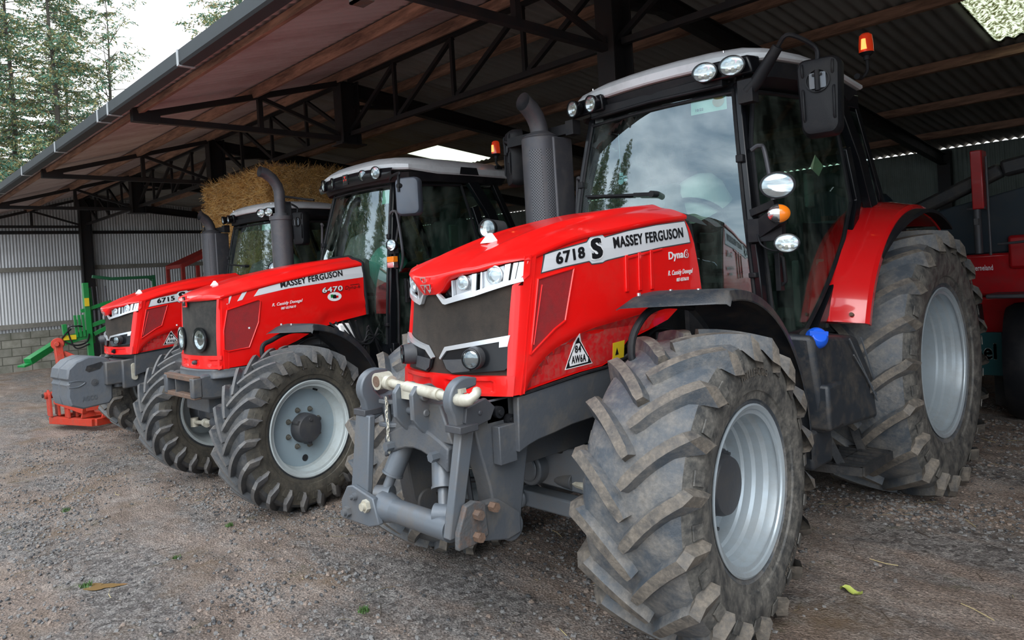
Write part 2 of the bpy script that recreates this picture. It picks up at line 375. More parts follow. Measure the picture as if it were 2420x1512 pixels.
WOOD = mat('stained_timber', (.36, .205, .14), .8, 0, dirt=.9, dirtc=(.10, .055, .04), dscale=3.5, vary=.35, stretch=(.35, 3, 3), thr=.5)
RAIL = mat('weathered_rail', (.26, .25, .22), .8, 0, dirt=.5, dirtc=(.12, .11, .09), dscale=3)
GUTM = mat('grey_gutter', (.028, .036, .042), .6, dirt=.35, dirtc=(.045, .05, .05), dscale=2)

# roof sheets: corrugated along the slope, skylight sheets let in where the photo shows them
PITCH_ = .146; AMP = .02
def corr(x, pitch=PITCH_, amp=AMP): return amp*math.cos(2*PI*x/pitch)
sky_rects = [(-12.35, -11.4, 8.75, 10.45), (-2.17, -1.2, 8.75, 10.55)]
def roofpart(name, x0, x1, y0, y1, m, dz=0, th=.008):
    n = max(2, int(round((x1-x0)/PITCH_*8))); b = MB()
    ys = (y0, y1)
    top = [[V(x0+(x1-x0)*i/n, y, zroof(y)+corr(x0+(x1-x0)*i/n)+dz) for y in ys] for i in range(n+1)]
    b.rings([[p+V(0, 0, th) for p in r] for r in top], closed=False, cap=False)
    b.rings([[p for p in r][::-1] for r in top], closed=False, cap=False)
    return b.build(name, m, ang=60, recalc=False)
tag(roofpart('ceiling', XL-.3, XR+.2, YE, 5.5, ROOFM), 'corrugated sheeting on the front slope of the shed roof, pinkish underneath', kind='structure')
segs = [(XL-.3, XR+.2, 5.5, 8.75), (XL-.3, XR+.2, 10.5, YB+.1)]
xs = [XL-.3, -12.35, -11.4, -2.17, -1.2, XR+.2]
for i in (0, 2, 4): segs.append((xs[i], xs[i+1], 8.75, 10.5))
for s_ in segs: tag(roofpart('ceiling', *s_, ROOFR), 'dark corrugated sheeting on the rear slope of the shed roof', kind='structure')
for i, s_ in enumerate(sky_rects):
    tag(roofpart('window_%d' % (i+1), s_[0]-.03, s_[1]+.03, s_[2]-.03, s_[3]+.03, SKYL[i], -.004), ['bright skylight sheet in the roof above the middle tractor', 'mossy skylight sheet at the top right of the roof'][i], kind='structure')
# walls
def corrwall(name, a, b_, z0, zf, label, pitch=.076, amp=.010, m=WALLM):
    a, b_ = V(*a), V(*b_); d = (b_-a); Ln = d.length; d.normalize(); nrm = V(-d.y, d.x, 0); n = int(Ln/pitch*6); rr = []; mb = MB()
    for i in range(n+1):
        p = a+d*(Ln*i/n)+nrm*amp*math.cos(2*PI*Ln*i/n/pitch); rr.append([V(p.x, p.y, z0), V(p.x, p.y, zf(p.y))])
    mb.rings(rr, closed=False, cap=False); return tag(mb.build(name, m, ang=60, recalc=False), label, kind='structure')
corrwall('wall_left', (XL, YE+.05, 0), (XL, YB, 0), .84, lambda y: zroof(y)-.02, 'corrugated galvanised cladding of the far gable wall')
corrwall('wall_right_unseen', (XR, YE+.05, 0), (XR, YB, 0), 0, lambda y: zroof(y)-.02, 'unseen corrugated gable wall added to darken the near end of the shed')  # out-of-view end wall, added to keep the right of the shed dark
corrwall('wall_back', (XL, YB, 0), (XR, YB, 0), 0, lambda y: 3.60, 'dark corrugated back wall of the shed, with a slit of daylight over it', m=mat('dark_greenish_sheet', (.20, .24, .22), .7, dirt=.4, dirtc=(.10, .12, .10), dscale=2))  # back wall sheet coloured darker and greener than the gable walls
b = MB(); b.box2((XL-.05, YB+.05, 3.7), (XR, YB+.12, 3.78)); tag(b.build('trim_1', TRUSS, ang=0), 'eaves rail above the daylight slit of the back wall', kind='structure')
def blockmat():
    m, t, b = nodes('concrete_blockwork'); c = t.nodes.new('ShaderNodeTexCoord'); s = t.nodes.new('ShaderNodeSeparateXYZ'); k = t.nodes.new('ShaderNodeCombineXYZ')
    t.links.new(c.outputs['Object'], s.inputs[0]); t.links.new(s.outputs[1], k.inputs[0]); t.links.new(s.outputs[2], k.inputs[1])
    br = t.nodes.new('ShaderNodeTexBrick'); t.links.new(k.outputs[0], br.inputs[0])
    for n_, v in (('Color1', (.38, .37, .32, 1)), ('Color2', (.28, .275, .24, 1)), ('Mortar', (.12, .12, .10, 1))): br.inputs[n_].default_value = v
    for n_, v in (('Scale', 1), ('Mortar Size', .012), ('Brick Width', .45), ('Row Height', .225), ('Mortar Smooth', .3)): br.inputs[n_].default_value = v
    n = tex(t, scale=4, detail=8); r = ramp(t, n.outputs[0], [(.35, 0), (.7, .75)])
    t.links.new(mixc(t, r.outputs[0], br.outputs[0], (.13, .135, .10)), b.inputs['Base Color']); b.inputs['Roughness'].default_value = .9
    bp = t.nodes.new('ShaderNodeBump'); bp.inputs['Strength'].default_value = .8; bp.inputs['Distance'].default_value = .02; bp.invert = True
    t.links.new(br.outputs['Fac'], bp.inputs['Height']); t.links.new(bp.outputs[0], b.inputs['Normal']); return m
b = MB(); b.box2((XL-.22, YE-.4, -.3), (XL+.03, YB, .87)); tag(b.build('wall_left_base', blockmat(), ang=0), 'mossy concrete block base of the far gable wall', kind='structure')
for i, (z, h) in enumerate(((1.03, .13), (2.58, .12), (3.6, .09))):
    b = MB(); b.box2((XL+.02, YE+.1, z-h/2), (XL+.12, YB, z+h/2)); tag(b.build('trim_%d' % (i+2), RAIL if i < 2 else TRUSS, ang=0, bevel=.004), 'horizontal rail across the far gable wall', kind='structure')

# portal frames: post, rear rafter, lattice bracket reaching out to the eave
PX = [-4.155, -8.93, -13.7, -18.5, -23.3, .62]
names = ['right of the middle tractor, nearest the camera', 'behind the exhaust of the middle tractor', 'standing at the straw bales', 'fourth along, black against the far wall', 'against the far gable wall', 'outside the right edge of the view']
for k, x in enumerate(PX):
    r = empty('portal_frame', (x, 5.5, gz(x)), 0, 'black steel roof frame with lattice bracket, '+names[k], 'steel frame', 'steel frames carrying the shed roof'); r['kind'] = 'structure'
    z0 = 0; G = gz(x)
    def lz(z): return z-G
    b = MB(); 
    zp = lz(3.64) if k in (1, 2, 3) else 0
    b.box2((-.10, -.15, zp), (.10, -.13, lz(4.56))); b.box2((-.10, .13, zp), (.10, .15, lz(4.56))); b.box2((-.008, -.13, zp), (.008, .13, lz(4.56)))
    b.box2((-.15, -.2, zp), (.15, .2, zp+.02)); b.build('post', TRUSS, r, ang=0, bevel=.003)
    b = MB(); y1 = YB-5.5-.1
    for dz in (-.01, -.20): b.beam((0, .1, lz(4.54+dz)), (0, y1, lz(4.54+dz-.105*y1)), .12, .014)
    b.beam((0, .1, lz(4.435)), (0, y1, lz(4.435-.105*y1)), .01, .19); b.beam((0, .1, lz(4.2)), (0, 1.0, lz(4.3)), .09, .05)
    b.build('rafter', TRUSS, r, ang=0); b = MB(); b.box2((-.11, y1-.15, 0), (.11, y1+.02, lz(3.55))); b.build('rear_post', TRUSS, r, ang=0)
    b = MB(); b.beam((0, -2.78, lz(3.74)), (0, -.15, lz(3.74)), .07, .07); b.build('bottom_chord', TRUSS, r, ang=0)
    b = MB(); b.beam((0, -2.78, lz(3.77)), (0, -.14, lz(4.51)), .07, .07); b.build('top_chord', TRUSS, r, ang=0)
    b = MB(); b.beam((0, -1.3, lz(3.77)), (0, -1.3, lz(4.42)), .06, .06, (0, 1, 0)); b.beam((0, -1.3, lz(4.17)), (0, -.16, lz(3.80)), .05, .05); b.beam((0, -1.32, lz(4.38)), (0, -1.32, lz(4.55)), .12, .10, (0, 1, 0))
    b.box2((-.05, -2.85, lz(3.70)), (.05, -2.55, lz(3.84)))
    b.build('lattice_member', TRUSS, r, ang=0)
b = MB(); b.box2((-.07, -.01, -.11), (.07, .01, .11)); b.box2((-.07, -.01, -.11), (.07, .10, -.095)); 
o = b.build('gutter_bracket', RUSTG, None, ang=0); o.location = (-4.155, 2.68, 3.70); tag(o, 'rusty bracket plate on the tip of the nearest steel frame', kind='structure')
# lattice girders between posts
bays = [(-23.3, -18.5, 0), (-18.5, -13.7, 1), (-13.7, -8.93, 0), (-8.93, -4.155, 1), (-4.155, .62, 1)]
bnames = ['against the far wall', 'over the parked green implement', 'above the straw bales', 'above the middle tractor', 'above the nearest tractor']
for k, (a, c, up) in enumerate(bays):
    r = empty('lattice_girder', (a, 5.5, 3.8), 0, 'black lattice girder under the roof, '+bnames[k], 'girder', 'lattice girders between the steel frames'); r['kind'] = 'structure'
    Ln = c-a; b = MB(); b.beam((.1, 0, .75), (Ln-.1, 0, .75), .06, .06); b.build('top_chord', TRUSS, r, ang=0)
    b = MB(); b.beam((.1, 0, 0), (Ln-.1, 0, 0), .06, .06); b.build('bottom_chord', TRUSS, r, ang=0)
    b = MB()
    for i in range(4):
        x0, x1 = Ln*i/4, Ln*(i+1)/4
        if i: b.beam((x0, 0, 0), (x0, 0, .75), .045, .045, (0, 1, 0))
        b.beam((x0, .02, .02 if up else .73), (x1, .02, .73 if up else .02), .05, .05, (0, 1, 0))
    b.build('lattice_member', TRUSS, r, ang=0)
# purlins
py = [2.74, 4.12, 5.36, 6.3, 7.42, 8.62, 10.72, 12.55, 14.4]
pn = ['at the eave', 'halfway up the front slope', 'just outside the ridge', 'just inside the ridge', 'over the cab of the nearest tractor', 'along the front edge of the skylights', 'along the back edge of the skylights', 'in the dark rear of the roof', 'nearest the back wall']
for y, nme in zip(py, pn):
    h = .125 if y != 2.74 else .06; z = zroof(y)-AMP-.002-h/2-.012; b = MB()
    b.box((0, 0, 0), (XR-XL-.1, .07, h), rot('X', 16 if y < 5.5 else -6)); o = b.build('purlin', WOOD, None, ang=0, bevel=.004)
    o.location = ((XL+XR)/2, y, z if y != 2.74 else z); tag(o, 'stained timber roof purlin '+nme, 'roof timber', 'timber purlins under the roof', 'structure')
# gutter
r = empty('gutter', (0, 2.5, 3.77), 0, 'dark grey box gutter along the front eave', 'gutter'); r['kind'] = 'structure'
b = MB(); prof = [(-.075, .135), (-.075, .02), (-.055, 0), (.055, 0), (.07, .02), (.07, .135), (.062, .135), (.062, .022), (.05, .008), (-.05, .008), (-.067, .022), (-.067, .135)]
b.prism([(XL-.35, y, z) for y, z in prof], (XR-XL+.5, 0, 0)); b.build('trough', GUTM, r, ang=40)
for x in (-4.5, -6.75, -9.0, -9.42, -11.6, -13.95, -16.4, -18.8, -21.2):
    b = MB(); b.box2((x-.02, -.082, -.006), (x+.02, -.074, .14)); b.box2((x-.02, -.08, -.008), (x+.02, .07, 0)); b.build('joint_strap', mat('strap_%d' % int(-x*10), (.42, .45, .47), .5) if x == -4.5 else bpy.data.materials['strap_45'], r, ang=0)

# ---------------------------------------------------------------- ground
def ground_mat():
    m, t, b = nodes('wet_gravel_mud')
    def N(sc, d=8, r=.65, st=None): return tex(t, scale=sc, detail=d, rough=r, stretch=st)
    n1 = N(1.5, 6, .65, (.33, 1, 1)); n2 = N(4.2, 10, .74, (.4, 1, 1)); n3 = N(75, 9, .8); n4 = N(1.1, 6, .6)
    v = tex(t, 'VOR', 34); v2 = tex(t, 'VOR', 80)
    base = ramp(t, n2.outputs[0], [(.30, (.155, .110, .082)), (.48, (.37, .285, .235)), (.68, (.56, .475, .42))])
    grav = ramp(t, v.outputs['Color'], [(.15, (.09, .085, .085)), (.5, (.26, .245, .235)), (.9, (.45, .43, .41))])
    gm = ramp(t, n1.outputs[0], [(.46, 0), (.58, .85)])
    c = mixc(t, gm.outputs[0], base.outputs[0], grav.outputs[0])
    fine = ramp(t, n3.outputs[0], [(.36, (.16, .16, .16)), (.5, (.9, .9, .9)), (.64, (1.8, 1.75, 1.7))])
    mm = t.nodes.new('ShaderNodeMix'); mm.data_type = 'RGBA'; mm.blend_type = 'MULTIPLY'; mm.inputs[0].default_value = 1; t.links.new(c, mm.inputs[6]); t.links.new(fine.outputs[0], mm.inputs[7])
    bm_ = ramp(t, n4.outputs[0], [(.54, 0), (.68, .75)])
    c2 = mixc(t, bm_.outputs[0], mm.outputs[2], (.24, .155, .085))
    ng = N(3.3, 8, .7); n7 = N(.9, 3, .5); gr_ = ramp(t, ng.outputs[0], [(.60, 0), (.70, .5)])
    c3 = mixc(t, gr_.outputs[0], c2, (.13, .13, .05))
    t.links.new(c3, b.inputs['Base Color'])
    wet = ramp(t, n2.outputs[0], [(.36, .28), (.52, .8)]); t.links.new(wet.outputs[0], b.inputs['Roughness'])
    bp = t.nodes.new('ShaderNodeBump'); bp.inputs['Strength'].default_value = .9; bp.inputs['Distance'].default_value = .03
    ad = t.nodes.new('ShaderNodeMath'); ad.operation = 'ADD'; t.links.new(n3.outputs[0], ad.inputs[0]); t.links.new(v2.outputs['Distance'], ad.inputs[1])
    t.links.new(ad.outputs[0], bp.inputs['Height']); t.links.new(bp.outputs[0], b.inputs['Normal']); return m
def gh(x, y):
    z = gz(x)
    n1 = noise.noise(V(x*.9, y*.9, 3)); z += .018*n1
    if x > -14 and y > -1: z += .014*noise.noise(V(x*3.7, y*3.7, 9))+.009*abs(noise.noise(V(x*11, y*11, 1)))+.006*noise.noise(V(x*27, y*27, 5))
    # shallow wheel ruts in front of the shed
    z -= .022*math.exp(-((y-.2-.25*math.sin(x*.8))/.22)**2)*(1 if y < 2.5 else 0)
    return z
def axis(segs):
    out = []
    for a, c, s in segs:
        n = max(1, int(round((c-a)/s))); out += [a+(c-a)*i/n for i in range(n)]
    return out+[segs[-1][1]]
gx = axis([(-80, -25, 5), (-25, -14, .3), (-14, -8, .07), (-8, -.3, .032), (-.3, 6, .4), (6, 30, 4)]); gy = axis([(-60, -4, 4), (-4, -.5, .3), (-.5, 5, .035), (5, 8.5, .06), (8.5, 16, .3), (16, 60, 5)])
me = bpy.data.meshes.new('ground'); nx, ny = len(gx), len(gy)
me.from_pydata([(x, y, gh(x, y)) for x in gx for y in gy], [], [(i*ny+j, (i+1)*ny+j, (i+1)*ny+j+1, i*ny+j+1) for i in range(nx-1) for j in range(ny-1)])
for p in me.polygons: p.use_smooth = True
me.materials.append(ground_mat()); o = bpy.data.objects.new('ground', me); COL.objects.link(o); tag(o, 'wet muddy gravel yard and shed floor', kind='structure')

# loose stones, straw and twigs on the yard
def scatter(name, n, fn, mats, label, cat, seed):
    rnd = random.Random(seed); vs = []; fs = []; mi = []
    for _ in range(n): fn(rnd, vs, fs, mi)
    me = bpy.data.meshes.new(name); me.from_pydata(vs, [], fs)
    for m_ in mats: me.materials.append(m_)
    me.polygons.foreach_set('material_index', mi); me.update(); o = bpy.data.objects.new(name, me); COL.objects.link(o); return tag(o, label, cat, kind='stuff')
def stone(rnd, vs, fs, mi):
    while True:
        t = rnd.random(); x = -.8-10.5*t*t**.3; y = rnd.uniform(.3, 9)
        dens = .42+.75*noise.noise(V(x*.5, y*1.5, 20))+.3*noise.noise(V(x*2.2, y*3.2, 4))
        if dens > 0 and rnd.random() < dens**2: break
    s = rnd.choice((.003, .004, .004, .005, .006, .007, .010, .013)); z = gh(x, y)+s*.1; k = len(vs)
    a = rnd.random()*6; 
    for i, (dx, dy, dz) in enumerate(((1, 0, 0), (0, 1, 0), (-1, 0, 0), (0, -1, 0), (.5, .5, .7), (-.5, .4, .8), (-.4, -.6, .6), (.4, -.4, .7))):
        ca, sa = math.cos(a), math.sin(a); j = lambda: 1+rnd.uniform(-.35, .35)
        vs.append((x+s*(dx*ca-dy*sa)*j()*1.3, y+s*(dx*sa+dy*ca)*j(), z+s*dz*j()))
    f = [(0, 1, 4), (1, 2, 5), (2, 3, 6), (3, 0, 7), (1, 5, 4), (2, 6, 5), (3, 7, 6), (0, 4, 7), (4, 5, 6, 7)]
    fs += [tuple(k+q for q in g) for g in f]; mi += [rnd.choice((0, 0, 1, 1, 1, 2))]*9
STN = [mat('dark_stone', (.06, .06, .062), .5), mat('grey_stone', (.17, .165, .16), .7), mat('brown_stone', (.24, .185, .15), .7)]
scatter('gravel', 55000, stone, STN, 'loose grey and brown gravel strewn over the muddy yard', 'gravel', 3)
def straw(rnd, vs, fs, mi):
    x = rnd.uniform(-11, -.6); y = rnd.uniform(.8, 9.5); z = gh(x, y)+.006; a = rnd.random()*PI; l = rnd.uniform(.02, .09); w = .0012; k = len(vs); c = rnd.uniform(-.02, .02)
    dx, dy = math.cos(a), math.sin(a)
    vs += [(x-dx*l-dy*w, y-dy*l+dx*w, z), (x-dx*l+dy*w, y-dy*l-dx*w, z+.003), (x+c+dy*w, y-c-dx*w, z+.004), (x+c-dy*w, y-c+dx*w, z+.001), (x+dx*l+dy*w, y+dy*l-dx*w, z+.003), (x+dx*l-dy*w, y+dy*l+dx*w, z)]
    fs += [(k, k+1, k+2, k+3), (k+3, k+2, k+4, k+5)]; mi += [rnd.choice((0, 1, 1))]*2
scatter('straw_litter', 1500, straw, [mat('straw_bit', (.42, .34, .17), .8), mat('dead_twig', (.07, .05, .035), .9)], 'bits of straw and dark twigs trodden into the yard', 'litter', 5)
def weed(cx, cy, n, r_, label, seed):
    rnd = random.Random(seed); b = MB()
    for _ in range(n):
        a = rnd.random()*6.28; d = rnd.random()*r_; x, y = d*math.cos(a), d*math.sin(a); h = rnd.uniform(.012, .03); t = rnd.random()*6.28; w = .004
        b.face([(x-w*math.cos(t), y-w*math.sin(t), 0), (x+w*math.cos(t), y+w*math.sin(t), 0), (x+.5*h*math.sin(t), y-.5*h*math.cos(t), h)])
    o = b.build('weed_tuft', bpy.data.materials.get('weed_green') or mat('weed_green', (.06, .13, .03), .7), None, ang=0, recalc=False); o.location = (cx, cy, gh(cx, cy)); tag(o, label, 'weed', 'weed tufts in the gravel')
weed(-3.28, 1.93, 90, .035, 'bright green weed tuft in the dark gravel near the camera', 1)
weed(-4.9, 1.55, 60, .03, 'green weed tuft left of the middle of the yard', 2)
weed(-5.2, 2.02, 60, .03, 'small weed tuft in the gravel in front of the middle tractor', 3)
weed(-6.9, 1.35, 60, .05, 'small green weed tuft at the far left of the yard', 4)
b = MB(); b.grid(6, 3, lambda u, v: V((u-.5)*.11, (v-.5)*.06*(1-abs(2*u-1)**3), .012+.012*math.sin(u*7)+.008*math.cos(v*5)))
o = b.build('leaf', mat('yellow_green_leaf', (.40, .46, .10), .6), None, ang=60); o.location = (-1.47, 3.62, gh(-1.47, 3.62)); tag(o, 'pale yellow-green leaf lying on the mud right of the front wheel', 'leaf')

b = MB(); n_ = 28; pz = max(gh(-4.83+dx, 1.10+dy) for dx in (-.05, 0, .05) for dy in (-.05, 0, .05))+.002
b.face([(-4.83+(.115*math.cos(a)*.70-.045*math.sin(a)*.72)*(1+.25*math.sin(3*a+1)+.12*math.sin(7*a)), 1.10+(.115*math.cos(a)*.72+.045*math.sin(a)*.70)*(1+.25*math.sin(3*a+1)+.12*math.sin(7*a)), pz) for a in [2*PI*i/n_ for i in range(n_)]])
tag(b.build('puddle', mat('brown_water', (.22, .14, .06), .08), None, ang=0), 'little rust-brown puddle in the yard near the lower left', 'puddle')
weed(-4.91, 1.04, 80, .04, 'dark green weed at the left end of the brown puddle', 6)
# ---------------------------------------------------------------- conifers beyond the gable wall
BARK = mat('bark', (.07, .06, .05), .9, dirt=.5, dirtc=(.12, .12, .09), dscale=6)
NEED = [mat('needles_green', (.15, .22, .10), .7), mat('needles_olive', (.29, .27, .11), .7), mat('needles_brown', (.32, .24, .12), .8), mat('needles_blue_green', (.09, .21, .14), .7)]
def conifer(seed, H, R0, dens, sparse=0, up=.25, zlow=.12):
    rnd = random.Random(seed); t = MB(); fv, ff, fm = [], [], []
    t.tube([(.05*math.sin(i*1.3), .05*math.cos(i), H*i/12) for i in range(13)], [max(.012, .17*(1-i/12.4)) for i in range(13)], 7)
    nb = int(dens*H)
    for i in range(nb):
        h = H*(zlow+(1-zlow)*(i+rnd.random())/nb); q = 1-h/H; Lb = R0*(q**.75)*rnd.uniform(.55, 1.15)+.15; a = rnd.random()*6.283
        d = V(math.cos(a), math.sin(a), 0); p0 = V(0, 0, h); pts = []
        rise = up*rnd.uniform(.3, 1.5)
        for k in range(6):
            s = k/5; pts.append(p0+d*Lb*s+V(0, 0, Lb*(rise*s-.32*s*s+.22*s**4)))
        t.tube(pts, [.03*(1-.8*k/5)*(.4+q) for k in range(6)], 4, cap=False)
        nt_ = int((6+11*Lb/2)*(1-sparse))
        sidev = d.cross(V(0, 0, 1)); hue = rnd.random()
        for j in range(nt_):
            s = rnd.uniform(.12, 1) ; k = min(4, int(s*5)); p = pts[k].lerp(pts[k+1], s*5-k)
            sg = rnd.choice((-1, 1)); tl = rnd.uniform(.25, .75)*(.35+.65*(1-s))*min(1.4, Lb)*.75+.12
            tv = (sidev*sg*rnd.uniform(.5, 1)+d*rnd.uniform(.2, .8)+V(0, 0, rnd.uniform(-.45, .2))).normalized()
            nq = 4+int(tl*15)
            for z in range(nq):
                c = p+tv*tl*(z+rnd.random())/nq; w = rnd.uniform(.018, .04); ln = rnd.uniform(.07, .17)
                dv = (tv+V(rnd.uniform(-.9, .9), rnd.uniform(-.9, .9), rnd.uniform(-1.1, .35))).normalized(); sv = dv.cross(V(rnd.uniform(-1, 1), rnd.uniform(-1, 1), rnd.uniform(-1, 1))).normalized()
                n0 = len(fv); fv.extend([c-sv*w*.4, c+sv*w*.5, c+dv*ln]); ff.append((n0, n0+1, n0+2))
                n0 = len(fv); c2 = c+dv*ln*.2; fv.extend([c2, c2+dv*ln*.5+sv*w*1.6, c2+dv*ln]); ff.append((n0, n0+1, n0+2))
                x = rnd.random(); m_ = 3 if x < .28+.3*(h/H) else 0 if x < .55 else 1 if hue < .75 or x < .8 else 2
                fm += [m_, m_]
    me = bpy.data.meshes.new('foliage'); me.from_pydata(fv, [], ff)
    for m_ in NEED: me.materials.append(m_)
    me.polygons.foreach_set('material_index', fm)
    return t, me
protos = []
for sd_, H_, R_, de, sp_, up_ in ((11, 19, 3.5, 11.5, 0, .15), (12, 15.2, 4.7, 6.6, .1, .85), (13, 20, 3.8, 10.5, .0, .1), (14, 8, 2.6, 10, 0, .2)):
    t, me = conifer(sd_, H_, R_, de, sp_, up_); tm = bpy.data.meshes.new('trunk'); bmesh.ops.recalc_face_normals(t.bm, faces=t.bm.faces[:]); t.bm.to_mesh(tm); t.bm.free(); tm.materials.append(BARK); protos.append((tm, me))
def tree(k, x, y, rz, s, label):
    r = empty('conifer_tree', (x, y, -.3), rz, label, 'tree', 'conifers around the yard'); r.scale = (s, s, s)
    for nm, me in zip(('trunk', 'foliage'), protos[k]):
        o = bpy.data.objects.new(nm, me); COL.objects.link(o); o.parent = r
for k, x, y, rz, s, lb in ((0, -33, 7.0, .4, 1.0, 'tall dense conifer beyond the gable wall, its trunk left of the gap of sky'), (1, -33, 9.05, 2.0, 1.0, 'sparse conifer with upswept branches beside the gap of open sky'),
    (2, -35, 5.9, 1.2, 1.0, 'tall olive-brown conifer at the left edge of the photo'), (0, -41, 9.2, 3.5, .95, 'conifer standing behind the tall dense one at the left'), (2, -30, 13.5, 5.0, 1.16, 'green conifer top showing just above the gutter'),
    (2, -44, 6.6, .3, 1.0, 'far conifer filling in behind the left edge'), (3, -30, 4.4, .3, 1.0, 'low bushy conifer showing over the far end of the gutter'), (3, -32, 6.0, 2.3, 1.05, 'second low bushy conifer beyond the gable wall'), (3, -38, 8.2, 4.3, 1.2, 'low conifer behind the two tall trunks'),
    (0, -34, 3.4, 2.6, .95, 'conifer half cut off by the left edge of the photo')):
    tree(k, x, y, rz, s, lb)
for i, (k, x, y, s) in enumerate(((0, -17, -8.6, .6), (2, -19.5, -11.5, .7), (0, -22.5, -13.5, .8), (0, -15.5, -6.2, .5), (0, -20, -4.6, .7), (2, -22.5, -8.3, .7), (0, -25.5, -10.2, .8), (2, -24, -5.2, .7), (0, -29, -7.5, .9), (2, -33, -9.5, 1.0), (0, -30, -12, .9), (1, -20, -7, .75), (2, -27, -1.4, .7), (0, -32, -4.4, .85), (0, -24, -6.5, .62), (1, -28, -9, .8), (2, -27, -3.5, .62), (0, -33, -12, .9), (2, -31, -6.5, .75), (0, -36, -2.5, .8), (1, -23, -10, .6), (2, -30, -15, .7), (3, -21, -20.5, .62), (3, -13, -21, .85), (3, -24, -23, .8), (3, -7, -24, .55))):
    tree(k, x, y, i*1.1, s, 'conifer across the yard, seen only as a reflection in the cab windows')
# ================================================================== wheels
NUT = mat('dull_steel_nut', (.17, .165, .14), .5, .4)
def tyre_bm(R, Wd, rim, nl, hl, thick=1.0, twist=.21, wn=(.044, .070)):
    """axle along x, outer side +x; V of the lugs points down at the front (-y)"""
    b = MB(); Rb = R-hl; h = Wd/2
    half = [(0, Rb), (.45*h, Rb-.003), (.78*h, Rb-.012), (.90*h, Rb-.032), (.985*h, Rb-.075), (1.03*h, Rb-.125), (1.035*h, rim+.42*(Rb-rim)), (.99*h, rim+.25*(Rb-rim)), (.955*h, rim+.235*(Rb-rim)), (.93*h, rim+.12*(Rb-rim)), (.89*h, rim+.03), (.87*h, rim-.002), (.80*h, rim-.006)]
    prof = [(r, -x) for x, r in half[::-1]]+[(r, x) for x, r in half[1:]]
    b.lathe(prof, (0, 0, 0), (1, 0, 0), 112, mats=[2 if abs(prof[i][1]+prof[i+1][1])/2 > .93*h else 0 for i in range(len(prof)-1)])
    def prof_r(x): return interp(abs(x), half[:6])
    def P(x, r, a): return V(x, -r*math.cos(a), r*math.sin(a))
    for sg in (1, -1):
        for i in range(nl):
            a0 = 2*PI*(i+(.5 if sg < 0 else 0))/nl; st = []
            for v in (-.03, .06, .2, .36, .52, .68, .84, .97):
                st.append((v*h, a0+twist/R*(1.25*v-.30*v*v)*1.15, R-.002-.020*max(0, v)**2, 1+.10*v, min(prof_r(v*h), R-.03)-.02, 1))
            ae = st[-1][1]
            st.append((1.04*h, ae+.035/R, R-.062*thick, 1.05, Rb-.10, 1)); st.append((1.055*h, ae+.045/R, R-.125, .8, R-.17, 0))
            rings = []
            for k, (x, a, rt, wf, rb, _) in enumerate(st):
                x2, a2 = st[min(k+1, len(st)-1)][:2]; x1, a1 = st[max(k-1, 0)][:2]
                d = V((x2-x1), (a2-a1)*R, 0); d.normalize(); nx_, na = -d.y, d.x        # across the lug in (x, arc)
                wt, wb = wn[0]*wf/2*1.0, wn[1]*wf/2*1.25
                if k == 0: wt *= .72; wb *= .8
                j = 1
                L_ = lambda w_, r_: P(sg*(x+nx_*w_), r_, a+na*w_/R)
                rings.append([L_(-wb, rb), L_(-wt, rt), L_(wt, rt), L_(wb, rb)])
            vs = [[b.bm.verts.new(p) for p in r] for r in rings]
            for k in range(len(vs)-1):
                for q in range(3):
                    f = b.bm.faces.new((vs[k][q], vs[k+1][q], vs[k+1][q+1], vs[k][q+1])); f.material_index = 1 if (q == 1) or k >= 7 else 0
            for e_ in (vs[0], vs[-1][::-1]): b.bm.faces.new(e_).material_index = 1
            if i % 1 == 0:      # raised wear pad between lug ends on the shoulder
                am = a0+PI/nl+twist/R*.95; c = [P(sg*xx, rr, am+da) for xx, rr, da in ((1.0*h, Rb-.07, -.035/R), (1.0*h, Rb-.07, .035/R), (1.045*h, Rb-.125, .035/R), (1.045*h, Rb-.125, -.035/R))]
                b.m = 2; b.hull6([p*1 for p in c], [p+V(sg*.006, 0, 0) for p in c]); b.m = 0
    return b
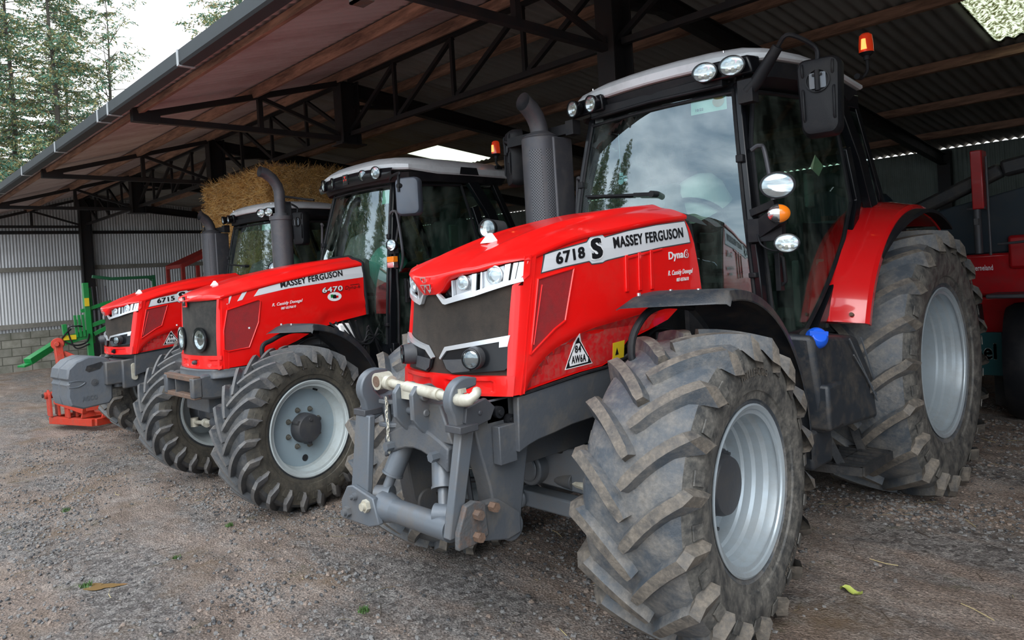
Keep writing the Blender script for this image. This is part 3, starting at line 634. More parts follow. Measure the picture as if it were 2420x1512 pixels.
def wheel(parent, pos, sg, R, Wd, rim, nl, hl, disc_in, steer=0, hubr=.125, hubh=.1, mats=None, nuts=8, nutr=.2, rimmat=RIM, rimw=.44, hole=False, twist=.21, seed=0, hubm=HUB, dot=False, wn=(.044, .070), step=1.0):
    mats = mats or [TY_BASE, TY_LUG, TY_SIDE]
    b = tyre_bm(R, Wd, rim, nl, hl, twist=twist, wn=wn)
    m = Matrix.Rotation(seed, 4, 'X')
    if sg < 0: m = Matrix.Scale(-1, 4, (1, 0, 0)) @ m
    b.xf(m)
    if seed or R < .72:
        pass
    t = b.build('tyre', mats, parent, ang=28); t.location = pos; t.rotation_euler = (0, 0, steer)
    b = MB(); w = Wd*rimw
    # flange lip, bead seat, stepped barrel, disc
    prof = [(rim-.03, w-.006), (rim+.014, w+.004), (rim+.016, w+.010), (rim+.008, w+.014), (rim-.008, w+.006), (rim-.016, w-.012), (rim-.020, max(disc_in+.05, w-.055))]+([(rim-.036, w-.075), (rim-.040, w-.11), (rim-.052, w-.125), (rim-.056, w-.16), (rim-.066, w-.172), (rim-.070, max(disc_in+.015, w-.22))] if step == 1 else [(rim-.028, disc_in+.03)])+[(rim-.074*step, disc_in+.01), (rim-.10, disc_in-.004), (rim*.62, disc_in-.012), (rim*.45, disc_in+.0), (hubr*1.05, disc_in+.006), (0, disc_in+.006)]
    back = [(0, disc_in-.02), (rim*.6, disc_in-.03), (rim-.085, disc_in-.02), (rim-.06, -w+.1), (rim-.03, -w+.03), (rim+.012, -w-.004), (rim+.012, -w-.012), (rim-.01, -w-.004), (rim-.045, -w+.05), (rim-.05, -w+.11)]
    b.lathe(prof, (0, 0, 0), (1, 0, 0), 72); b.lathe(back, (0, 0, 0), (1, 0, 0), 48)
    if hole: 
        b.m = 1; b.cyl((disc_in-.008, -.03, -rim*.66), (disc_in+.0035, -.03, -rim*.66), .028, n=20); b.m = 0
    if sg < 0: b.xf(Matrix.Scale(-1, 4, (1, 0, 0)))
    r = b.build('rim', [rimmat, DARK], t, ang=30)
    b = MB(); b.lathe([(hubr*1.02, disc_in), (hubr*1.02, disc_in+hubh*.3), (hubr*.97, disc_in+hubh*.85), (hubr*.9, disc_in+hubh), (hubr*.3, disc_in+hubh+.006), (0, disc_in+hubh+.006)], (0, 0, 0), (1, 0, 0), 40)
    if dot:
        b.cyl((disc_in+hubh*.95, hubr*.0, hubr*.62), (disc_in+hubh+.014, 0, hubr*.62), .014, n=12)
        for k in range(3): b.cyl((disc_in+.02, hubr*.98*math.cos(k*2.1+.5), hubr*.98*math.sin(k*2.1+.5)), (disc_in+hubh*.9, hubr*.98*math.cos(k*2.1+.5), hubr*.98*math.sin(k*2.1+.5)), .016, n=10)
    if sg < 0: b.xf(Matrix.Scale(-1, 4, (1, 0, 0)))
    b.build('hub_cap', hubm, t, ang=30)
    for k in range(nuts):
        a = 2*PI*(k+.4)/nuts; b = MB(); y, z = nutr*math.cos(a), nutr*math.sin(a)
        b.cyl((sg*(disc_in), y, z), (sg*(disc_in+.012), y, z), .021, n=16); b.cyl((sg*(disc_in+.01), y, z), (sg*(disc_in+.028), y, z), .0155, n=6); b.cyl((sg*(disc_in+.02), y, z), (sg*(disc_in+.042), y, z), .0085, n=10)
        b.build('wheel_nut', NUT if nutr < .16 else HUB, t, ang=30)
    b = MB(); b.tube([(sg*(disc_in+.02), rim*.3, rim*.80), (sg*(disc_in+.06), rim*.31, rim*.78)], .008, 8); b.build('valve_stem', BLACKG, t)
    return t

# ================================================================== bonnets
class Bonnet:
    def __init__(s, w, ztop, zside, yf, yc, nose, ecurve, yr, rc=.035, pw=2.8, side=None):
        s.w, s.ztop, s.zside, s.yf, s.yc, s.nose, s.ec, s.yr, s.rc, s.pw, s.sd = w, ztop, zside, yf, yc, nose, ecurve, yr, rc, pw, side
    def fy(s, x, z):
        ax = min(abs(x), s.w); y = s.yf(z)+(s.yc(z)-s.rc-s.yf(z))*(ax/s.w)**2.0
        if ax > s.w-s.rc: t = ax-(s.w-s.rc); y += s.rc-math.sqrt(max(0, s.rc**2-t*t))
        return y
    def front(s, x, z, off):
        e = .004; dx = (s.fy(x+e, z)-s.fy(x-e, z))/(2*e); dx = max(-3, min(3, dx)); dz = (s.fy(x, z+e)-s.fy(x, z-e))/(2*e)
        n = V(dx, -1, dz).normalized(); return V(x, s.fy(x, z), z)+n*off
    def sx(s, y, z):
        return s.w-(s.sd(y, z) if s.sd else 0)-max(0, (z-(smooth(y, s.zside)-.12)))**2*1.2
    def side(s, sg):
        return lambda y, z, off: V(sg*(s.sx(y, z)+off), y, z)
    def ey(s, u): return s.nose+(s.ec-s.nose)*abs(u)**2.2
    def top(s, u, y):
        zs, zt = smooth(y, s.zside), smooth(y, s.ztop); a = abs(u)
        z = zs+(zt-zs)*(1-a**s.pw)
        if y > s.nose+.06: z += .010*math.exp(-((a-.45)/.10)**2)*min(1, (y-s.nose-.06)/.2)-.006*math.exp(-((a-.62)/.1)**2)
        return V(u*(s.w-.003-.02*(1-a)), y, z)
    def build_top(s, parent, matl, zlow=None):
        nu, nv = 44, 40; b = MB()
        def g(i, j):
            u = -1+2*i; y0 = s.ey(u); y = y0+(s.yr-y0)*j**1.25; return s.top(u, y)
        b.grid(nu, nv, g)
        # rolled side edge and underside lip
        for sg in (1, -1):
            def e(i, j):
                y = s.ey(1)+(s.yr-s.ey(1))*i; p = s.top(sg, y); return p+V(sg*(.004*math.sin(j*PI*.5)-.012*max(0, j-.6)), 0, -.022*j)
            b.grid(30, 4, e)
        if zlow:
            def fl(i, j):
                u = -1+2*i; p = s.top(u, s.ey(u)); zl = zlow(p.x); q = s.front(p.x, min(zl, p.z-.004), .012); t = p.lerp(q, j); t.y -= .010*math.sin(j*PI)*1.0; return t
            b.grid(nu*2, 8, fl)
            def fl2(i, j):
                u = -1+2*i; p = s.top(u, s.ey(u)); zl = zlow(p.x); q = s.front(p.x, min(zl, p.z-.004), .012); return q.lerp(s.front(p.x, min(zl, p.z-.004), -.03), j)
            b.grid(nu*2, 1, fl2)
        bmesh.ops.remove_doubles(b.bm, verts=b.bm.verts[:], dist=.0004)
        return b.build('bonnet', matl, parent, ang=50)

def logo(b, fn, cx, cz, s, fill=True, t=.008):
    """three linked downward wedges"""
    def tri(pts, th=.004): b.patch([(cx+x*s, cz+z*s) for x, z in pts], fn, cut=.05, th=th)
    def wedge(x0, z0, w, h, cutoff):
        o = [(x0-w, z0), (x0+w, z0), (x0+w*cutoff, z0-h*(1-cutoff)), (x0-w*cutoff, z0-h*(1-cutoff))]; k = .12
        i = [(x0-w+k*1.7, z0-k), (x0+w-k*1.7, z0-k), (x0+w*cutoff-k*.2, z0-h*(1-cutoff)+k*.5), (x0-w*cutoff+k*.2, z0-h*(1-cutoff)+k*.5)]
        for q in range(4): tri([o[q], o[(q+1) % 4], i[(q+1) % 4], i[q]])
    wedge(0, 1, .62, 1.15, .42); wedge(-.52, .12, .55, 1.15, .35); wedge(.52, .12, .55, 1.15, .35)
    if fill: tri([(-.72, -.55), (-.28, -.55), (-.5, -1.0)]); tri([(.28, -.55), (.72, -.55), (.5, -1.0)]); tri([(-.26, .12), (.26, .12), (0, -.25)])

def lampset(parent, c, d, r, name='work_light', oval=1.0, depth=.06, leds=6, housing=BLACKG):
    """round lamp facing d at c, with housing, reflector and lens"""
    d = Vector(d).normalized(); up = V(0, 0, 1); sx = d.cross(up).normalized(); uu = sx.cross(d)
    m = Matrix((sx*oval, uu, d)).transposed()
    def T(b): 
        for v in b.bm.verts: v.co = m @ v.co + Vector(c)
        return b
    b = MB(); b.lathe([(0, -depth), (r*.7, -depth), (r*1.02, -depth*.35), (r*1.12, 0), (r*1.12, .008), (r*1.0, .010), (r*.98, -.006)], n=32)
    h = T(b).build(name, housing, parent, ang=35)
    b = MB(); b.lathe([(r*.99, .001), (r*.7, -.016), (r*.3, -.026), (0, -.028)], n=28)
    T(b).build('reflector', CHROME, h, ang=60)
    b = MB()
    for k in range(leds):
        if leds == 6: x, y = (k % 3-1)*r*.48, (k//3-.5)*r*.62
        else: x, y = r*.45*math.cos(k*2*PI/leds), r*.45*math.sin(k*2*PI/leds)
        b.cyl((x, y, -.022), (x, y, -.012), r*.15, n=10)
    if leds: T(b).build('led', CREAM if oval > 1.1 else CHROME, h, ang=40)
    b = MB(); b.lathe([(r*.985, .002), (r*.8, .006), (r*.4, .009), (0, .010)], n=28); T(b).build('lens', LENS, h, ang=60)
    return h

def beacon(parent, foot, base, h=.15, r=.045, name='beacon'):
    f, t = Vector(foot), Vector(base); b = MB(); b.tube(bez([f, f+V(0, .05, -.002), V(t.x, t.y, f.z+.05), t], 6), .011, 10); b.cyl(t-V(0, 0, .03), t, .02, .022); b.cyl(t, t+V(0, 0, .02), .03, r*1.06); b.cyl(f-V(0, .03, 0), f+V(0, .01, 0), .02)
    a = b.build(name, BLACK, parent)
    b = MB(); b.lathe([(r, .02), (r*1.0, h*.5), (r*.86, h*.92), (r*.6, h), (0, h)], t, n=28); b.build('beacon_lens', BEACON, a)
    b = MB(); b.cyl(t+V(0, -r*.8, h*.25), t+V(0, -r*.88, h*.72), r*.45, r*.3, n=10); b.build('bulb_reflection', BEACONG, a)  # glowing cone stands in for the bulb's reflection in the lens
    return a

def steering_front(parent, zc, hw, y=0, track=.55, fat=1):
    """live front axle: centre casting, tapering beams, final drives, steering ram"""
    b = MB(); b.lathe([(.0, -.16), (.13, -.14), (.165, -.05), (.165, .06), (.12, .15), (0, .16)], (0, y+.0, zc), (0, 1, 0), 20)
    ax = b.build('front_axle', GREY, parent, ang=35, bevel=.004)
    for s in (1, -1):
        b = MB(); rr = []
        for x, h, w in ((.10, .13, .12), (.20, .12, .11), (.34, .085, .085), (hw-.13, .09, .09), (hw-.07, .11, .10)):
            rr.append([V(s*x, y+a*w, zc+c*h) for a, c in ((-1, -.6), (-.6, -1), (.6, -1), (1, -.6), (1, .6), (.6, 1), (-.6, 1), (-1, .6))])
        b.rings(rr); b.build('axle_beam', GREY, ax, ang=35)
        b = MB(); b.cyl((s*(hw-.10), y, zc-.17), (s*(hw-.10), y, zc+.17), .06, .055); b.cyl((s*(hw-.11), y, zc), (s*(hw+.06), y, zc), .15, .17, 28); b.cyl((s*(hw-.12), y-.02, zc+.16), (s*(hw-.12), y-.02, zc+.2), .07, .05)
        b.build('final_drive', GREY, ax, ang=35, bevel=.004)
        b = MB(); b.tube([(s*.16, y-.20, zc-.02), (s*.42, y-.21, zc-.04)], .02); b.cyl((s*.38, y-.21, zc-.05), (s*.46, y-.20, zc-.05), .035); b.tube([(s*.42, y-.2, zc-.05), (s*(hw-.12), y-.19, zc-.08)], .018); b.cyl((s*(hw-.12), y-.19, zc-.12), (s*(hw-.12), y-.19, zc-.04), .035)
        b.build('tie_rod', CREAM, ax)
    b = MB(); b.cyl((-.24, y-.20, zc-.02), (.24, y-.20, zc-.02), .045, n=20); b.box((0, y-.13, zc-.02), (.30, .10, .10)); b.build('steering_ram', GREY, ax, ang=35, bevel=.003)
    return ax

def hitch_drive(parent, ym, yr, zt=1.15):
    b = MB(); b.box2((-.26, ym, .62), (.26, ym+1.1, 1.55)); b.box2((-.20, -.25, .78), (.20, ym+.05, 1.22)); b.box2((-.34, ym+.7, .55), (.34, yr+.3, 1.15))
    for k in range(6): b.cyl((.27, ym+.1+k*.15, .9), (.30, ym+.1+k*.15, .9), .05)
    e_ = b.build('engine_and_gearbox', DARK, parent, ang=30, bevel=.02)
    b = MB(); b.cyl((-.75, yr, .91), (.75, yr, .91), .16, n=24); b.cyl((-.35, yr, .91), (.35, yr, .91), .30, n=24); b.build('rear_axle', DARK, parent)
    b = MB()
    for k, (x, z) in enumerate(((.30, 1.28), (.33, 1.2), (.29, 1.12), (.35, 1.05))): b.tube(bez([(x, .05, z-.3), (x+.03, .3, z), (x-.02, .6, z+.05), (x+.04, .95, z-.1)], 6), .013)
    b.build('hose', BLACK, parent)
    return e_
# ================================================================== cabs
def strip(b, pts, w, d, inward=(0, 0, 0)):
    """pillar: chain of beams through pts"""
    pts = [Vector(p) for p in pts]; rr = []
    for i, p in enumerate(pts):
        t = (pts[min(i+1, len(pts)-1)]-pts[max(i-1, 0)]).normalized(); out = V(1 if p.x > 0 else -1, 0, 0); f = t.cross(out).normalized(); out = f.cross(t).normalized()
        rr.append([p+out*x*w/2+f*y*d/2 for x, y in ((-1, -1), (1, -1), (1, 1), (-1, 1))])
    return b.rings(rr)
def cab(parent, yA, zb=1.42, zt=2.74, xb=.685, xm=.64, xt=.552, yt=.12, yC=2.05, yCb=2.42, zfl=1.2):
    XC = .80; zm = zb+.62
    hA = lambda z: smooth(z, [(zb-.3, xb), (zb, xb), (zm, xm), (zt, xt), (zt+.3, xt-.04)]); yP = lambda z: yA+smooth(z, [(zb-.4, 0), (zb, -.005), (zm, .005), (zt, yt), (zt+.3, yt+.1)])
    fr = MB()
    for s in (1, -1):
        strip(fr, [(s*hA(z), yP(z), z) for z in [zb+(zt-zb)*k/8 for k in range(9)]], .05, .07)
        strip(fr, [(s*XC, yCb, 1.95), (s*(XC-.02), (yC+yCb)/2+.03, 2.35), (s*(XC-.06), yC, zt+.02)], .06, .11)
        strip(fr, [(s*(XC-.02), yCb+.28, 1.95), (s*(XC-.08), yC+.33, zt)], .05, .06)
        strip(fr, [(s*(XC-.03), yC+.02, 2.40), (s*(XC-.02), yCb-.24, 2.05), (s*(XC-.01), yCb-.40, 1.78), (s*(XC-.02), yCb-.66, 1.52), (s*(XC-.03), yCb-1.0, zfl-.0), (s*(xb+.02), yA-.0, zfl-.02), (s*xb, yA, zb)], .05, .08)
        fr.beam((s*xt, yA+yt, zt), (s*(XC-.06), yC+.3, zt), .07, .09)
        fr.box2((s*.40, yA+.0, zfl-.1), (s*(XC-.05), yCb-.6, zfl+.0))
    fr.beam((-xt, yA+yt, zt+.01), (xt, yA+yt, zt+.01), .06, .09); fr.beam((-.70, yC+.33, zt), (.70, yC+.33, zt), .06, .08)
    fr.box2((-.72, yCb+.2, 1.3), (.72, yCb+.28, 1.95)); fr.box2((-.74, yA+.05, zfl-.12), (.74, yCb+.2, zfl-.02)); fr.box2((-.66, yA-.03, zfl-.1), (.66, yA+.03, zb+.05))
    F = fr.build('cab_frame', BLACKG, parent, ang=30, bevel=.006)
    # windscreen
    b = MB()
    def ws(i, j):
        t = -1+2*i; z = zb+.04+(zt-zb-.07)*j; h = hA(z)-.012; return V(t*h, yP(z)-.03-.06*(1-t*t), z)
    b.grid(20, 16, ws); b.build('windscreen', GLASS, F, ang=60)
    b = MB()
    for s in (1, -1): b.tube([ws((s*.985+1)/2, k/14)+V(0, -.006, 0) for k in range(15)], .011, 6)
    b.tube([ws(k/14, .985)+V(0, -.006, 0) for k in range(15)], .010, 6); b.build('windscreen_seal', BLACK, F)
    b = MB()
    for s in (1, -1): 
        p = ws((s*.985+1)/2, .66); b.box(p+V(s*.012, -.012, 0), (.045, .035, .045)); p = ws((s*.985+1)/2, .12); b.box(p+V(s*.012, -.012, 0), (.045, .035, .03))
    b.build('windscreen_hinge', BLACK, F, ang=30, bevel=.006)
    # doors: one big curved pane each side
    for s in (1, -1):
        def dx(y, z, off): 
            k = min(1, max(0, (y-yA)/.9)); zz = (z-zb)/(zt-zb); return V(s*(hA(z)+.015)*(1-k)+s*(XC-.01-.05*max(0, zz))*k+s*(.015*math.sin(k*PI)+off), y, z)
        pane = [(yP(zt)+.04, zt-.05), (yC-.10, zt-.05), (yC-.02, zt-.35), (yCb-.31, 2.04), (yCb-.48, 1.80), (yCb-.74, 1.54), (yCb-1.06, zfl+.06), (yA+.05, zfl+.04), (yA+.04, zm), (yA+.07, zm+.35)]
        b = MB(); b.patch(pane, dx, cut=.08, th=.004); d = b.build('door_glass', GLASS_S, F, ang=60)
        b = MB(); pl = pane+[pane[0]]; b.tube([dx(y, z, .006) for (y0, z0), (y1, z1) in zip(pl, pl[1:]) for y, z in [(y0+(y1-y0)*t/6, z0+(z1-z0)*t/6) for t in range(7)]], .014, 6); b.build('door_frame', BLACK, d)
        b = MB(); b.box(dx(yA+.12, 1.62, .03), (.03, .05, .22)); b.tube([dx(yA+.12, 1.72, .03), dx(yA+.12, 1.70, .06), dx(yA+.12, 1.56, .06), dx(yA+.12, 1.54, .03)], .012); b.build('door_handle', BLACK, d, bevel=.005)
        b = MB(); b.patch([(yC+.02, zt-.08), (yC+.24, zt-.08), (yCb+.2, 2.04), (yCb+.03, 2.04)], lambda y, z, off: V(s*(XC-.03+off), y, z), cut=.2, th=.004); b.build('rear_quarter_glass', GLASS_S, F)
        b = MB(); b.tube(bez([dx(yA+.05, 2.33, .01), dx(yA+.06, 2.35, .055), dx(yA+.08, 2.30, .07), dx(yA+.08, 1.95, .07), dx(yA+.07, 1.80, .02)], 6), .013, 8); b.build('grab_rail', EXH, F)
    b = MB(); b.face([(-.70, yCb+.24, 1.95), (.70, yCb+.24, 1.95), (.66, yC+.34, zt-.05), (-.66, yC+.34, zt-.05)]); b.build('rear_window', GLASS_S, F)
    # inside
    b = MB(); b.lathe([(0, -.02), (.24, 0), (.27, .05), (.25, .12), (0, .14)], (0, yA+.98, 1.62), (0, 0, 1), 24)
    sw = rot('X', -8)
    b.box((0, yA+1.22, 2.03), (.50, .13, .62), sw); b.box((0, yA+1.26, 2.42), (.27, .10, .20), sw); b.box((.33, yA+.98, 1.88), (.10, .42, .07)); b.box((-.33, yA+.98, 1.88), (.10, .42, .07))
    b.box((0, yA+1.0, 1.45), (.4, .4, .3)); b.build('driver_seat', SEAT, F, ang=30, bevel=.035)
    b = MB(); rr = []
    for y, w, h in ((yA+.10, .20, .0), (yA+.12, .21, .26), (yA+.2, .20, .42), (yA+.40, .18, .50), (yA+.46, .14, .36)):
        rr.append([V(x*w, y, 1.42), V(x*w, y, 1.75+h)] if 0 else [V(-w, y, 1.42), V(-w, y, 1.72+h*.8), V(-w*.7, y, 1.76+h), V(w*.7, y, 1.76+h), V(w, y, 1.72+h*.8), V(w, y, 1.42)])
    b.rings(rr); b.build('dashboard', CONS, F, ang=40, bevel=.02).location = (-.20, 0, 0)
    b = MB(); c = V(0, yA+.50, 2.02); ax = V(0, .55, .83).normalized(); x_ = V(1, 0, 0); y_ = ax.cross(x_)
    b.tube([c+(x_*math.cos(k*PI/14)+y_*math.sin(k*PI/14))*.19 for k in range(28)]+[c+x_*.19], .015, 8, cap=False)
    for k in (0, 2.1, 4.2): b.beam(c-ax*.03, c+(x_*math.cos(k)+y_*math.sin(k))*.18, .03, .012, ax)
    b.cyl(c-ax*.35, c-ax*.02, .04); b.build('steering_wheel', BLACK, F)
    b = MB(); b.box((-.60, yA+.9, 1.55), (.22, 1.3, .5)); b.box((.60, yA+1.2, 1.45), (.22, .8, .45)); b.box((0, yCb+.12, 1.7), (1.3, .1, .5)); b.box((.66, yA+.75, 2.12), (.03, .11, .22)); b.box((0, yA+.9, zfl-.0), (1.3, 1.5, .03)); b.build('cab_trim', TRIMIN, F, ang=30, bevel=.02)
    b = MB(); b.box((0, yA+.82, zt-.03), (1.10, 1.25, .05)); b.box2((-.52, yA+yt+.04, zt-.10), (.52, yA+yt+.08, zt-.02)); b.build('headlining', BLACK, F, bevel=.01)
    return F, ws

def mirror(parent, s, c, w, h, base, style='deep', yaw=0, arm=None, mt=None):
    """wing mirror seen from its back (front side); c centre of the head, base = arm foot"""
    c = Vector(c); m = rot('Z', yaw)
    b = MB(); out = rrect(0, 0, w, h, .05, 6)
    def taper(p, k): return (p[0]*(1-.16*max(0, -(p[1])/(h/2))) if style == 'deep' else p[0], p[1])
    rr = []
    for y, sc in ((.045, .97), (.05, 1.0), (.02, 1.0), (-.02, .97), (-.045, .86), (-.052, .70)):
        rr.append([c+m @ V(taper(p, 0)[0]*sc, y, taper(p, 0)[1]*(1-(1-sc)*w/h)) for p in out])
    b.rings(rr)
    if style == 'deep':
        for x, z0, z1 in ((-.32, -.30, .1), (.32, -.30, .1), (-.32, .26, .42), (.32, .26, .42)):
            b.tube([c+m @ V(x*w, -.047, z0*h), c+m @ V(x*w*1.02, -.058, (z0+.03)*h), c+m @ V(x*w*1.04, -.056, (z1-.03)*h), c+m @ V(x*w*1.04, -.046, z1*h)], .008, 8)
        b.lathe([(w*.27, -.052+.0), (w*.27, -.064), (w*.24, -.064), (w*.235, -.048)], c+m @ V(0, 0, h*.19), m @ V(0, 1, 0), 28)
    o = b.build('wing_mirror', mt or BLACK, parent, ang=40)
    if style == 'deep':
        b = MB(); q = c+m @ V(0, -.056, h*.19); b.box(q, (w*.36, .012, w*.36), m); b.m = 1; b.cyl(q+m @ V(0, -.012, -.055), q+m @ V(0, -.012, .055), .014, n=12); b.box(q+m @ V(.0, -.012, .03), (.05, .012, .012), m); b.build('mirror_pivot', [GREY_L, BLACK], o, ang=30)
    b = MB(); b.patch([(x*.9, z*.93) for x, z in out], lambda u, v, off: c+m @ V(taper((u, v), 0)[0], .053+off, v), cut=.2); b.build('mirror_glass', CHROME, o)
    b = MB(); b0 = Vector(base); top = c+V(0, -.03, h/2)
    if arm == 'fat':
        mid = b0+V(s*.20, -.02, .20); b.tube([b0, b0+V(s*.06, 0, .05), mid], [.04, .038, .03], 12); b.tube(bez([mid, mid+V(s*.07, -.01, .045), top+V(0, -.0, .05), top+V(0, -.01, -.06)], 6), .013, 8); b.box(b0, (.09, .07, .13))
    elif arm == 'box':
        mid = V(c.x-s*.06, b0.y, b0.z); b.beam(b0, mid, .05, .07); b.box(b0+V(s*.03, 0, 0), (.07, .08, .10)); b.tube(bez([mid, mid+V(s*.05, 0, .02), V(c.x, c.y-.05, b0.z-.02), V(c.x, c.y-.06, b0.z-.14)], 6), .012, 8)
    else:
        b.tube(bez([b0, b0+V(s*.10, -.05, .02), V(c.x-s*.03, c.y-.06, c.z+h*.62), V(c.x-s*.02, c.y-.08, c.z+h*.5), V(c.x-s*.02, c.y-.085, c.z+.04)], 6), .012, 8); b.cyl(c+V(-s*.02, -.04, .09), c+V(-s*.02, -.095, .09), .03, .02)
    b.build('mirror_arm', BLACK, o, ang=40)
    return o

def mudguard(parent, s, hx, R, hz, w, a0, a1, steer, tong=(.26, .03)):
    """front mudguard: sheet arc round the wheel with turned-down edges and a flat tongue in front"""
    b = MB(); n = 26; xi, xo = -w/2, w/2
    def P(x, t):
        a = math.radians(a0+(a1-a0)*t); r = R; y, z = -r*math.cos(a), r*math.sin(a)      # a: 0 = forward, 90 = up
        return V(x, y, z)
    def sec(t, inner):
        th = .006; e = .05; o = []
        pts = [(xi, -e*.6), (xi+.012, -.006), (xi+.05, 0), (xo-.05, 0), (xo-.012, -.008), (xo, -e)]
        pts2 = [(x*.985, d-th) for x, d in pts]
        a = math.radians(a0+(a1-a0)*t); nrm = V(0, -math.cos(a), math.sin(a)); c = P(0, t)
        return [c+V(x, 0, 0)+nrm*d for x, d in (pts+pts2[::-1])]
    rr = []
    # tongue reaching forward of the arc, almost level
    a = math.radians(a0); c = P(0, 0)
    for k, (q_, dz) in enumerate(((1, -.062), (.93, -.054), (.5, -.018), (.12, -.002))):
        sc = sec(0, 0); rr.append([V(p.x, p.y-q_*(tong[0]+(tong[1]-tong[0])*(p.x-xi)/w), c.z+(p.z-c.z)*(1-.75*q_)+dz) for p in sc])
    for i in range(n+1): rr.append(sec(i/n, 0))
    b.rings(rr)
    for v in b.bm.verts: v.co = Matrix.Rotation(steer, 3, 'Z') @ V(s*v.co.x, v.co.y, v.co.z) + V(hx, 0, hz)
    o = b.build('mudguard', FENDB, parent, ang=32)
    b = MB(); z = hz+R-.03; Rz = Matrix.Rotation(steer, 3, 'Z'); T = lambda x, y, zz: Rz @ V(s*x, y, zz)+V(hx, 0, 0)
    y_ = -tong[0]-.0; b.tube(bez([T(-.12, y_+.04, hz+.30), T(-w/2+.05, y_, hz+.60), T(-w/2+.06, y_+.09, z-.09), T(-w/2+.08, y_+.26, z-.04), T(-w/2+.1, y_+.5, z-.07)], 6), .018, 10)
    b.build('mudguard_stay', BLACK, o)
    b = MB()
    for x, y in ((-w*.2, -.30), (w*.12, -.02), (-w*.2, -.02)): b.cyl(T(x, y, hz+R-.008), T(x, y, hz+R+.005), .009, n=8)
    b.build('bolt', CHROME, o)
    return o

def rear_fender(parent, s, xi, xo, yr, zr, R, a0, a1, m=REDF, lip=True):
    b = MB(); n = 30
    def P(x, r, t): a = math.radians(a0+(a1-a0)*t); return V(s*x, yr-r*math.cos(a), zr+r*math.sin(a))
    rr = []
    for i in range(n+1):
        t = i/n; prof = [(xi, R+.03), (xi+.02, R+.045), (xi+.16*(xo-xi)/.3, R+.028), (xo-.07, R+.004), (xo-.018, R-.006), (xo, R-.03), (xo-.004, R-.07), (xo-.014, R-.07), (xo-.014, R-.035), (xi, R+.0)]
        rr.append([P(x, r, t) for x, r in prof])
    b.rings(rr); o = b.build('rear_fender', m, parent, ang=40)
    b = MB(); rr = []
    for i in range(8, n+1):
        t = i/n; k = min(1, (i-8)/9); rr.append([P(x, r, t) for x, r in ((xo-.012, R-.035), (xo+.07*k, R-.045), (xo+.075*k, R-.07), (xo-.012, R-.06))])
    b.rings(rr); b.build('fender_extension', BLACK, o, ang=40)
    b = MB()
    for x, t in ((xi+.02, .03), (xo-.09, .025)): b.cyl(P(x, R-.0, t), P(x, R+.03, t), .012, n=10)
    b.build('bolt', RUST, o)
    b = MB(); b.box2((s*(xi-.04), yr-R*.95, zr+.15), (s*(xi+.0), yr+R*.8, zr+R*.9)); b.build('fender_inner', BLACK, o)
    return o
# ================================================================== the two newer tractors (same family, different model numbers)
def bonnet_new():
    return Bonnet(.44, [(-.92, 1.70), (-.86, 1.732), (-.78, 1.765), (-.62, 1.825), (-.3, 1.918), (0, 1.98), (.3, 2.025), (.66, 2.055)], [(-.92, 1.695), (-.607, 1.783), (-.3, 1.862), (0, 1.90), (.3, 1.94), (.66, 1.972)],
        lambda z: -.872+(1.67-z)*.05, lambda z: -.73+(z-1.18)*.205, -.912, -.615, .64,
        side=lambda y, z: .030*max(0, min(1, (smooth(y, ARCH)-z)/.035))+.05*max(0, smooth(y, ARCH)-z) if y > -.72 else 0)
ARCH = [(-.72, 1.16), (-.645, 1.264), (-.535, 1.344), (-.38, 1.395), (-.232, 1.429), (.07, 1.456), (.413, 1.494), (.8, 1.52)]

